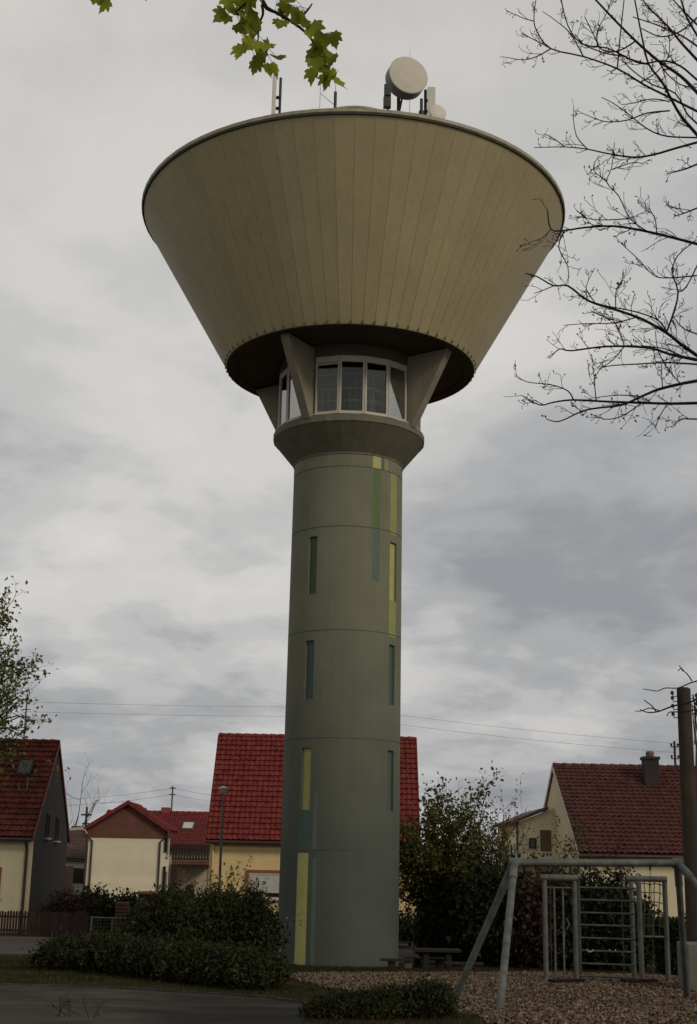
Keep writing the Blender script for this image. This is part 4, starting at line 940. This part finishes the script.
# young leafy shrub rising above them
def leafy(name, label, starts, length, rad, levels, nleaf, size, m, seed, cat='shrub', group=None, shape=LEAF_DIA, spread=.1, stem_name='stem', seg=5, bark=MBARK, low=.0, **kw):
    rs = np.random.RandomState(seed); base = starts[0][0]; o = thing(name, tuple(base), label, cat, group)
    br, tips = add_stems(o, stem_name, starts, rs, length, rad, levels, bark, seg, **kw)
    pts = []
    cand = [(p, r) for p, r in br if r[0] < rad*.62] or br
    for _ in range(nleaf):
        p, r = cand[rs.randint(len(cand))]; i = rs.randint(len(p)-1); q = p[i].lerp(p[i+1], rs.uniform()); pts.append(q)
    if not nleaf: return o
    P = np.array([tuple(q) for q in pts])+rs.normal(size=(nleaf, 3))*spread
    if low: P = P[P[:, 2] > gz(base[1])+low]
    if nleaf: scatter('foliage', P, size, shape, m, o, rs, (0, 0, .2), 1)
    return o
def foot(px, Y): g = at(px, 930, Y); return Vector((g.x, Y, gz(Y)))
def ups(px, Y, n, rs, w_=.5, sp=.25): return [(foot(px, Y)+Vector((rs.uniform(-w_, w_), rs.uniform(-w_, w_), 0)), (rs.normal()*sp, rs.normal()*sp, 1)) for _ in range(n)]
r0 = np.random.RandomState(8)
leafy('flowering_shrub', 'loose young shrub with fresh yellow green leaves in front of the yellow house', ups(228, 37, 9, r0, .55, .10), 1.35, .022, 2, 1500, .095, MYOUNG, 21, spread=.06, up=.25)
leafy('flowering_shrub', 'small twiggy shrub with pale blossom beside the shuttered window', ups(250, 38, 5, r0, .2, .06), .95, .018, 1, 320, .09, mat('blossom', (.30, .24, .17), .8, island=.3), 22, spread=.06, up=.25)
# front shrub
shrub('front_shrub', 'low dark shrub at the bottom centre in front of the wood chips', [bl(345, 1010, 17.1, .7, .16), bl(372, 1010, 17.2, .8, .20), bl(402, 1010, 17.3, .7, .27), bl(430, 1010, 17.3, .55, .34), bl(326, 1010, 17.0, .5, .10)], 36000, .045, MCONI, 15, FUR, .4, .06)
r1 = np.random.RandomState(9)
leafy('twiggy_shrub', 'low twiggy plant rising from the dark shrub at bottom centre', ups(415, 17.6, 8, r1, .3, .45), .38, .007, 1, 250, .035, MOLIV, 23, spread=.03)
leafy('twiggy_shrub', 'low bare twiggy plant in the bottom left corner of the asphalt', ups(82, 16.5, 8, r1, .3, .5), .22, .005, 1, 90, .03, MOLIV, 24, spread=.02)
# garden shrubs behind the fence
shrub('garden_shrub', 'dark round shrub in the garden below the cream cladding', [bl(94, 900, 58, 1.5, 1.5), bl(105, 900, 58, 1.1, 1.2)], 7000, .13, MHEDG, 31, LEAF_DIA, .5, .14, group='garden shrubs behind the picket fence')
shrub('garden_shrub', 'low dark shrub directly right of the round garden shrub', [bl(118, 900, 60, 1.5, 1.25), bl(131, 900, 60, 1.3, 1.25)], 7000, .13, MHEDG, 32, LEAF_DIA, .5, .14, group='garden shrubs behind the picket fence')
shrub('garden_shrub', 'loose brownish shrub behind the picket fence below the grey gable', [bl(66, 900, 55, 1.6, 1.5), bl(80, 900, 55, 1.5, 1.3), bl(52, 900, 54.5, 1.2, 1.1)], 7000, .10, MRDL, 33, LEAF_DIA, .4, .14, group='garden shrubs behind the picket fence')

# young trees right of the tower
def many(px0, px1, Y, n, rs, w_=.2, lean=.12): return [(foot(px0+(px1-px0)*k/max(1, n-1), Y)+Vector((rs.uniform(-w_, w_), rs.uniform(-w_, w_), 0)), (rs.normal()*lean, rs.normal()*lean, 1)) for k in range(n)]
r2 = np.random.RandomState(10)
leafy('young_tree', 'tallest dark leafy multi-stemmed tree immediately right of the tower shaft', many(418, 442, 48, 8, r2), 3.55, .07, 2, 8000, .14, MOLIV, 41, cat='tree', group='young trees right of the tower', spread=.15, stem_name='trunk', up=.35, wob=.14, shrink=.5, split=(4, 6), low=1.1)
leafy('young_tree', 'narrower leafy tree between the tallest one and the twiggy grey one', many(450, 468, 49, 6, r2), 2.9, .06, 2, 4600, .13, MOLIV, 42, cat='tree', group='young trees right of the tower', spread=.15, stem_name='trunk', up=.35, wob=.14, shrink=.5, split=(4, 6), low=.8)
leafy('young_tree', 'sparse twiggy tree with upright shoots left of the annex', many(478, 506, 50, 9, r2), 3.1, .045, 2, 2600, .10, MOLIV, 43, cat='tree', group='young trees right of the tower', spread=.07, stem_name='trunk', up=.6, wob=.12, shrink=.55, split=(5, 7))
# dense dark undergrowth
def under(label, pxs, Y, h, n, m, seed): shrub('thicket_shrub', label, [bl(px, 930, Y+dy, w_, h*q) for px, dy, w_, q in pxs], n, .14, m, seed, LEAF_DIA, .45, .15, group='dark thicket behind the playground')
under('dark bushy shrub under the young trees beside the picnic table', [(434, 0, 1.2, .45), (452, .5, 1.9, .9), (470, 0, 2.2, 1.05), (440, .8, 1.3, .7)], 47.5, 2.9, 20000, MHEDG, 51)
under('dark bushy shrub behind the left legs of the swing frame', [(490, 0, 2.4, 1), (512, .4, 2.2, 1.05), (500, .3, 2.2, .8)], 46, 2.7, 18000, MHEDG, 52)
under('reddish dark shrub behind the two slide poles of the climbing frame', [(535, 0, 2.2, 1), (556, .4, 2.2, 1.05), (545, 0, 2, .7)], 45, 2.6, 17000, MRDL, 53)
under('dark shrub behind the ladder rungs of the climbing frame', [(578, 0, 2.2, 1.0), (600, .3, 2.2, 1.0), (590, .2, 2.4, .8)], 45, 2.55, 17000, MHEDG, 54)
under('dark shrub directly behind the left end of the rope net', [(618, 0, 1.6, .95), (630, .4, 1.6, .9)], 44.5, 2.3, 9000, MHEDG, 55)
r3 = np.random.RandomState(12)
leafy('sapling', 'thin sapling in front of the annex balcony', many(556, 570, 47, 4, r3), 3.0, .03, 2, 900, .11, MOLIV, 61, cat='tree', group='saplings behind the climbing frame', spread=.08, stem_name='trunk', up=.4, wob=.15, shrink=.5, split=(3, 5))
leafy('sapling', 'reddish leaved sapling behind the ladder rungs', many(592, 620, 46, 6, r3), 2.4, .028, 2, 1300, .11, MRDL, 62, cat='tree', group='saplings behind the climbing frame', spread=.1, stem_name='trunk', up=.4, wob=.15, shrink=.5, split=(3, 5))
# clipped box hedge block
rs = np.random.RandomState(6); p0 = at(667, 930, 36); p1 = at(686, 930, 36); zt_ = at(676, 924, 36).z
o = thing('clipped_hedge', ((p0.x+p1.x)/2, 36.4, gz(36)), 'small dark clipped block hedge between rope net and wooden pole', 'hedge')
n = 14000; U = rs.uniform(0, 1, (n, 3)); ax_ = rs.randint(0, 3, n); sd_ = rs.randint(0, 2, n); U[np.arange(n), ax_] = np.where(ax_ == 2, 1, sd_)
P = np.stack([p0.x+U[:, 0]*(p1.x-p0.x), 36+U[:, 1]*1.2, gz(36)+U[:, 2]*(zt_-gz(36))], 1)+rs.normal(size=(n, 3))*.03; scatter('foliage', P, .08, LEAF_DIA, MHEDG, o, rs)
b = MB(); b.box((p0.x+.08, 36.08, gz(36)), (p1.x-.08, 37.1, zt_-.08)); b.build('inner_branches', MBARK, o)
# garden hedge further behind, in front of right house
shrub('garden_hedge', 'long dark garden hedge in front of the cream right house', [bl(px, 920, 49.5, 1.6, 1.3) for px in range(560, 730, 14)], 14000, .13, MHEDG, 56, LEAF_DIA, .4, .12, cat='hedge')
shrub('garden_hedge', 'low dark hedge in front of the brick plinth of the yellow house', [bl(px, 925, 56, 1.6, 1.0) for px in range(290, 480, 16)], 10000, .13, MHEDG, 57, LEAF_DIA, .4, .12, cat='hedge')
# far bare tree in the gap
r4 = np.random.RandomState(14)
leafy('bare_tree', 'far bare tree in the gap right of the grey gable', [(Vector((at(68, 860, 120).x, 120, gz(120))), (.02, 0, 1))], 6.4, .12, 4, 0, .1, MOLIV, 63, cat='tree', stem_name='trunk', up=.3, wob=.2, shrink=.62, split=(3, 4), seg=4)

# ------------------------------------------------------------------ left tree with young leaves
rs = np.random.RandomState(33); LY = 36.
o = thing('leafy_tree', (at(-62, 900, LY).x, LY, gz(LY)), 'tree with small fresh leaves reaching in at the left edge over the red roof', 'tree')
br = []; tips = []; base = Vector((at(-62, 900, LY).x, LY, gz(LY)))
tr_top = base+Vector((.2, 0, 9.5)); tp = [base, base+Vector((.1, .05, 2.6)), base+Vector((0, 0, 6)), tr_top]; br.append((tp, [.17, .13, .09, .03]))
for i in range(46):
    t = rs.uniform(.46, .98); p = base.lerp(tr_top, t); a = rs.uniform(0, 2*math.pi) if i % 3 else rs.uniform(-.6, .6)
    grow(p, (math.cos(a), math.sin(a), .45), (2.35-1.3*max(0, t-.6)/.4)*.8, .035, rs, 2, br, tips, .3, .12, (3, 4), .55)
b = MB()
for p, r in br: b.tube(p, r, 5, False)
b.build('trunk', MBARK, o)
P = []
for p, d in tips:
    for k in range(5): q = p[rs.randint(2, len(p))]; P.append(tuple(q+Vector(rs.normal(size=3))*.07))
scatter('foliage', np.array(P), .125, LEAF_DIA, mat('fresh_leaf', (.12, .13, .045), .7, .2, 1, spec=.05, island=.4, trans=.35), o, rs)

# ------------------------------------------------------------------ big bare tree at the right
S = 1/3.538
TR = dict(o0=(500, 0), o5=(500, 210))
traced = [  # (origin, start width px, end width px, start depth or None (joins an earlier limb), points)
 (0, 2.6, 1.6, 12.2, [(700, 330), (640, 270), (560, 215), (480, 145), (400, 65), (330, -10)]),
 (0, 2.4, 1.2, 11.6, [(700, 480), (640, 410), (600, 340), (570, 285), (525, 225), (500, 120), (475, -10)]),
 (0, 1.9, .7, 11.9, [(700, 395), (600, 345), (510, 300), (415, 243), (295, 200), (180, 172), (130, 110), (120, 60), (128, -5)]),
 (0, 1.0, .6, None, [(180, 172), (130, 200), (80, 212), (25, 203)]), (0, .9, .6, None, [(180, 172), (120, 140), (75, 118)]),
 (0, .8, .5, None, [(120, 75), (85, 65), (52, 50)]), (0, 1.1, .8, None, [(415, 243), (425, 130), (440, -10)]),
 (0, 1.3, .8, None, [(525, 228), (450, 205), (380, 170), (290, 155), (240, 90), (215, -10)]), (0, 1.0, .5, None, [(295, 200), (250, 120), (200, 75), (150, 40)]),
 (0, 1.8, .6, 10.9, [(700, 503), (620, 525), (540, 548), (470, 556), (380, 543), (310, 528), (230, 520), (120, 522)]),
 (0, .9, .5, None, [(310, 528), (270, 480), (258, 405)]), (0, .8, .5, None, [(230, 520), (190, 490), (160, 475)]),
 (0, 1.2, .6, 11.3, [(700, 487), (590, 482), (520, 455), (450, 400), (400, 365), (360, 345)]),
 (0, 1.2, .6, None, [(600, 392), (520, 400), (450, 425), (370, 430), (290, 400)]), (0, 1.0, .5, None, [(600, 360), (540, 350), (470, 365), (430, 370)]),
 (5, 2.0, .9, 10.6, [(700, 121), (600, 95), (500, 72), (400, 57), (300, 62), (230, 72), (180, 68), (168, 0)]),
 (5, .8, .5, None, [(180, 68), (155, 95), (125, 108)]), (5, .9, .6, None, [(230, 72), (207, 130), (240, 200), (240, 262)]),
 (5, 1.0, .6, None, [(520, 75), (460, 30), (420, -50), (378, -98), (395, -150), (405, -240)]),
 (5, .9, .5, None, [(460, 30), (380, 35), (310, 30), (270, 0)]), (5, .8, .5, None, [(555, 80), (545, 20), (510, 0)]),
 (0, .8, .5, None, [(378, 640), (330, 600), (350, 550)]), (0, .8, .5, None, [(395, 600), (470, 575), (505, 580)]),
 (0, 1.4, .8, 12.6, [(700, 165), (640, 125), (560, 90), (470, 60)]), (0, 1.4, .8, 12.8, [(700, 90), (650, 40), (605, -10)]),
 (0, 1.4, .8, 11.2, [(700, 60), (640, 110), (570, 130), (500, 100)]), (0, 1.4, .7, 11.2, [(700, 580), (650, 600), (590, 615)]),
 (0, .9, .5, None, [(345, 165), (345, 110), (375, 50), (400, -10)]), (0, 1.0, .5, None, [(500, 290), (560, 250), (600, 180), (590, 60)]),
 (0, 1.2, .6, 10.7, [(700, 735), (650, 755), (615, 765)]),
 (0, 2.0, .9, 11.6, [(700, 215), (640, 150), (600, 100), (560, 60), (520, 20), (500, -10)]), (0, 1.8, .9, 12.2, [(700, 130), (660, 60), (640, 0), (630, -10)]), (0, 1.5, .8, 11.0, [(700, 285), (640, 235), (580, 215), (500, 225), (440, 200), (380, 190), (300, 160), (265, 120)]),
 (0, 1.2, .7, None, [(480, 145), (420, 180), (360, 175), (330, 120), (300, 60)]), (0, 1.3, .8, 11.5, [(700, 440), (660, 400), (620, 330), (540, 300), (470, 250), (430, 210)]), (0, 1.1, .7, None, [(560, 215), (590, 260), (640, 300), (700, 310)]),
 (5, 2.5, .8, 11.0, [(700, 517), (640, 475), (590, 435), (500, 385), (400, 350), (310, 320), (240, 268), (190, 268), (130, 235), (90, 225)]),
 (5, 1.2, .7, None, [(590, 432), (560, 390), (480, 360), (380, 340), (310, 320)]), (5, 1.3, .8, None, [(590, 430), (615, 360), (630, 290), (610, 220), (630, 160), (697, 105)]),
 (5, 1.1, .6, 11.4, [(700, 232), (600, 240), (545, 232), (490, 175), (430, 120)]), (5, .8, .5, None, [(310, 320), (305, 270), (335, 205)]),
 (5, .8, .5, None, [(410, 352), (410, 290), (430, 255)]), (5, .8, .5, None, [(190, 268), (150, 285), (120, 295)]),
 (5, .9, .5, None, [(480, 380), (400, 400), (300, 402), (225, 408)]), (5, 1.0, .7, 11.3, [(700, 192), (660, 270), (630, 292)]),
 (5, 2.0, .7, 10.9, [(700, 532), (600, 510), (540, 490), (440, 482), (350, 485), (250, 498), (210, 492), (175, 525)]),
 (5, 1.3, .6, 10.8, [(700, 546), (590, 540), (490, 545), (400, 550), (350, 560)]), (5, .9, .5, None, [(440, 482), (400, 530), (350, 565)]),
 (5, .8, .5, None, [(440, 482), (415, 410), (370, 360)]), (5, 1.2, .7, 11.0, [(700, 528), (640, 515), (580, 490), (500, 480)]),
 (5, 2.4, .7, 10.4, [(700, 604), (640, 615), (560, 635), (500, 660), (430, 690), (350, 700), (290, 712), (210, 748), (165, 740)]),
 (5, 2.0, .7, 10.5, [(700, 683), (600, 685), (500, 682), (380, 678), (260, 672), (190, 680), (140, 690), (80, 657)]),
 (5, 1.0, .5, None, [(260, 672), (240, 640), (180, 618), (95, 608), (50, 580)]), (5, .9, .5, None, [(500, 660), (420, 655), (330, 665)]),
 (5, 1.1, .6, 10.5, [(700, 740), (640, 740), (610, 765)]), (5, .8, .5, None, [(590, 688), (560, 740), (550, 775)]),
 (5, .9, .6, None, [(640, 615), (600, 570), (560, 500), (550, 430)]), (5, .8, .5, None, [(575, 632), (570, 540)]),
 (5, .8, .5, None, [(340, 675), (335, 600), (350, 570)]), (5, .9, .5, None, [(500, 684), (430, 730), (370, 740), (320, 720)]), (5, 1.0, .6, 11.2, [(700, 440), (650, 420), (615, 380)])]
rs = np.random.RandomState(77)
TRX, TRY = 4.75, 12.4
trunk = [Vector((TRX, TRY, gz(TRY)-.1)), Vector((TRX-.05, TRY, .4)), Vector((TRX+.1, TRY+.1, 2.6)), Vector((TRX, TRY, 4.6)), Vector((TRX+.25, TRY+.1, 7.2)), Vector((TRX+.2, TRY, 9.6))]
bt = thing('bare_tree', (TRX, TRY, gz(TRY)), 'large bare budding tree whose dark branches reach in at the upper right', 'tree')
b = MB(); b.tube(trunk, [.24, .2, .17, .14, .09, .04], 14); b.build('trunk', MBARK, bt, smooth=True)
known = []; bb = MB(); twigs = []
def trunk_pt(z):
    zs_ = [p.z for p in trunk]
    for i in range(len(trunk)-1):
        if trunk[i].z <= z <= trunk[i+1].z: return trunk[i].lerp(trunk[i+1], (z-trunk[i].z)/(trunk[i+1].z-trunk[i].z))
    return trunk[-1] if z > zs_[-1] else trunk[1]
def smooth_line(P, sub=3):
    Q = []; n = len(P)
    for i in range(n-1):
        p0, p1, p2, p3 = P[max(i-1, 0)], P[i], P[i+1], P[min(i+2, n-1)]
        for k in range(sub):
            t = k/sub; Q.append(.5*((2*p1)+(p2-p0)*t+(2*p0-5*p1+4*p2-p3)*t*t+(3*p1-p0-3*p2+p3)*t**3))
    Q.append(P[-1]); return Q
for org, w0, w1, dep, pts in traced:
    oy = 0 if org == 0 else 210
    px = [(500+x*S, oy+y*S) for x, y in pts]
    if dep is None:
        best = min(known, key=lambda k: (k[0]-px[0][0])**2+(k[1]-px[0][1])**2); y0_ = best[2]
    else: y0_ = dep
    drift = rs.uniform(-.35, .35) if dep else rs.uniform(-.5, .5); Y = y0_; P = []; ln = 0
    for i, (x, y) in enumerate(px):
        if i: seg_ = math.hypot(x-px[i-1][0], y-px[i-1][1])/120*1.0; Y += drift*seg_+rs.normal()*.06
        P.append(at(x, y, Y))
    rad0, rad1 = w0/2*Y/1323*1.6, w1/2*Y/1323*1.45
    if dep is not None:     # join it to the trunk outside the frame
        d = (P[0]-P[1]).normalized(); tpz = min(9.2, max(.8, P[0].z-.75)); T = trunk_pt(tpz)
        mid1 = P[0]+d*.5; mid2 = mid1.lerp(T, .5)+Vector((d.x*.15, 0, .03)); P = [T, mid2, mid1]+P; lead = 3
    else: lead = 0
    Q = smooth_line(P); n = len(Q)
    rr = []
    for i in range(n):
        t = (i-lead*3)/max(1, n-1-lead*3)
        rr.append(rad0*(1+1.0*max(0, -t*(n-1-lead*3)/max(1, lead*3))) if t < 0 else rad0+(rad1-rad0)*t)
    bb.tube(Q, rr, 6, False)
    for i in range(lead*3, n):
        c, s = math.cos(RO), math.sin(RO); p = Q[i]; z = p.y*math.cos(TH)+p.z*math.sin(TH); V = -(-p.y*math.sin(TH)+p.z*math.cos(TH))/z*F; X = p.x/z*F
        known.append((CX+c*X-s*V, CY+s*X+c*V, p.y))
    # procedural side twigs
    for i in range(lead*3+1, n):
        tt = (i-lead*3)/max(1, n-lead*3); k = rs.poisson(.85 if tt < .75 else .45)
        for _ in range(k):
            d = (Q[i]-Q[i-1]).normalized(); sdv = Vector(rs.normal(size=3)); sdv = (sdv-d*sdv.dot(d)).normalized()
            twigs.append((Q[i], (d*.9+sdv*.75+Vector((0, 0, .12))), rs.uniform(.07, .25)*(1-.5*tt), min(rr[i]*.6, .004)))
buds = []
for p, d, l_, r in twigs:
    br = []; tips = []; grow(p, d, l_, max(r, .0028), rs, 1, br, tips, .26, .06, (2, 4), .45, 4)
    for q, w_ in br: bb.tube(q, [max(x, .0022) for x in w_], 4, False)
    for q, dd in tips: buds.append(tuple(q[-1]))
bb.build('branches', MBARK, bt)
scatter('buds', np.array(buds), .028, (np.array([(0, 0, 0), (.22, .5, 0), (0, 1, 0), (-.22, .5, 0)]), np.array([(0, 1, 2, 3)])), mat('bud', (.07, .04, .03), .8), bt, rs, (0, 0, .5), .8)['kind'] = 'stuff'
# low budding twigs of the same tree in front of the wooden pole
lowb = MB(); LYd = 10.8
for w0, w1, pts in ((1.8, .8, [(712, 676), (697, 681), (690, 683), (678, 688), (665, 688), (658, 691), (650, 690), (643, 689)]), (1.3, .8, [(692, 681), (688, 675), (684, 671), (679, 665.5)]),
                    (2.4, 1.0, [(712, 693), (697, 699), (688, 703), (673, 706), (660, 711), (652, 712.5), (646, 712), (640, 709.5)]), (1.3, .9, [(656, 711.5), (652, 706), (644, 700)]), (1.2, .7, [(660, 711), (650, 708), (641, 711), (635, 711)]),
                    (1.4, .8, [(697, 700), (694, 708), (697, 716)]), (1.2, .8, [(683, 671.5), (681, 668.5), (678, 671)]), (1.5, .9, [(697, 709), (685, 712), (670, 712), (667, 716)])):
    P = [at(x, y, LYd) for x, y in pts]
    if pts[0][0] > 710: P = [trunk_pt(.55), Vector((3.9, 11.6, P[0].z-.15))]+P
    Q = smooth_line(P); lowb.tube(Q, [max(w1, w0+(w1-w0)*i/len(Q))/2*LYd/1323 for i in range(len(Q))], 6, False)
lowb.build('low_twigs', MBARK, bt)

# ------------------------------------------------------------------ maple branch hanging in at the top
rs = np.random.RandomState(91); MY = 4.6
mx0 = Vector((-2.55, 4.4, 0))
mp_ = thing('maple_tree', (mx0.x, mx0.y, gz(mx0.y)), 'maple whose twigs with fresh lobed yellow green leaves hang in at the top', 'tree')
MTK = MBARK
b = MB(); b.tube([(mx0.x, mx0.y, gz(4.4)-.05), (mx0.x-.05, mx0.y, .8), (mx0.x+.08, mx0.y+.05, 2.6), (mx0.x, mx0.y, 4.2), (mx0.x+.1, mx0.y, 6)], [.17, .14, .11, .08, .03], 14); b.build('trunk', MTK, mp_, smooth=True)
pz = lambda x, y, d=0: at(x, y, MY+d)
b = MB()
limb = [Vector((mx0.x+.05, mx0.y, 3.3)), Vector((-1.6, 4.5, 4.0)), Vector((-.9, 4.55, 4.15)), pz(250, -60), pz(262, 0), pz(275, 12)]
b.tube(smooth_line(limb), [.024-.0012*k for k in range(16)], 8, False)
tw = [[pz(275, 12), pz(295, 24), pz(308, 35), pz(318, 50), pz(326, 66)], [pz(262, 5), pz(263, 14), pz(259, 25, .03), pz(258, 42, .06)], [pz(295, 22), pz(306, 12, .05), pz(312, 4, .1)], [pz(262, -6), pz(245, 4, -.05), pz(236, 12, -.1)],
      [Vector((-.9, 4.55, 4.15)), pz(150, -45), pz(140, -12)], [pz(150, -40), pz(112, -22), pz(100, -6)]]
for t in tw: b.tube(smooth_line(t), [.0065-.0035*i/(3*len(t)-3) for i in range(3*len(t)-2)], 6, False)
leafs = [(230, 8, 20), (240, 16, 18), (249, 30, 18), (266, 50, 20), (272, 68, 18), (256, 66, 18), (320, 46, 20), (313, 64, 20), (324, 80, 20), (300, 18, 18), (259, -2, 20), (328, 56, 18), (235, 14, 24), (228, 20, 22), (243, 22, 24), (252, 14, 26), (254, 26, 22), (248, 2, 22), (240, 6, 24), (236, 30, 20), (244, 50, 22), (254, 46, 22), (262, 58, 26), (258, 50, 24), (270, 52, 22), (276, 62, 22), (264, 70, 20), (250, 44, 22),
         (284, 20, 18), (288, 10, 20), (282, 26, 20), (292, 14, 18), (310, 30, 24), (316, 42, 28), (322, 38, 24), (332, 38, 22), (334, 60, 20), (318, 68, 26), (316, 74, 22), (330, 76, 26), (334, 84, 24), (326, 70, 24), (312, 52, 24), (306, 24, 24), (336, 80, 18),
         (246, -6, 26), (256, -10, 26), (98, 0, 18), (106, 3, 20), (140, -4, 16), (146, -6, 14), (94, -4, 18), (280, -8, 24), (232, 2, 22), (240, -2, 24), (290, 2, 20)]
V = []; Fq = []; SV, SF = MAPLE
for i, (x, y, s) in enumerate(leafs):
    c = pz(x, y-6, rs.uniform(-.12, .12)); size = s*MY/1323*rs.uniform(.8, 1.08)
    d = Vector((rs.normal()*.5, rs.normal()*.5, -1)).normalized(); fn = Vector((rs.normal()*.9, -1, rs.normal()*.5-.3)).normalized(); a = d.cross(fn).normalized(); fn = a.cross(d)
    base_i = len(V); bend = rs.uniform(-.4, 1.3)
    for (lx, ly, lz) in SV: V.append(tuple(c+(a*lx+d*ly+fn*(lz*2+.4*ly*ly*bend))*size))
    for f in SF: Fq.append([base_i+k for k in f])
    st = min((q for t in tw for q in smooth_line(t)), key=lambda q: (q-c).length)
    if (st-c).length < .25: b.tube([st, st.lerp(c, .5)+Vector((0, 0, .008)), c], .0011, 4, False)
for k in range(260):      # the rest of the crown, above and left of the frame
    c = Vector((rs.normal(-1.9, .9), rs.normal(4.3, 1.1), rs.normal(5.6, .7))); 
    if abs(c.x) < c.y*.30 and c.z < c.y*1.05: continue
    d = Vector((rs.normal()*.6, rs.normal()*.5, -1)).normalized(); fn = Vector(rs.normal(size=3)).normalized(); a = d.cross(fn).normalized(); fn = a.cross(d); base_i = len(V)
    for (lx, ly, lz) in SV: V.append(tuple(c+(a*lx+d*ly+fn*lz)*.09))
    for f in SF: Fq.append([base_i+q for q in f])
b.build('branches', MTK, mp_)
mesh_np('foliage', np.array(V), np.array(Fq), mat('maple_leaf', (.18, .22, .022), .55, .2, 9, island=.4, trans=.55, col2=(.34, .34, .04), spec=.1), mp_)
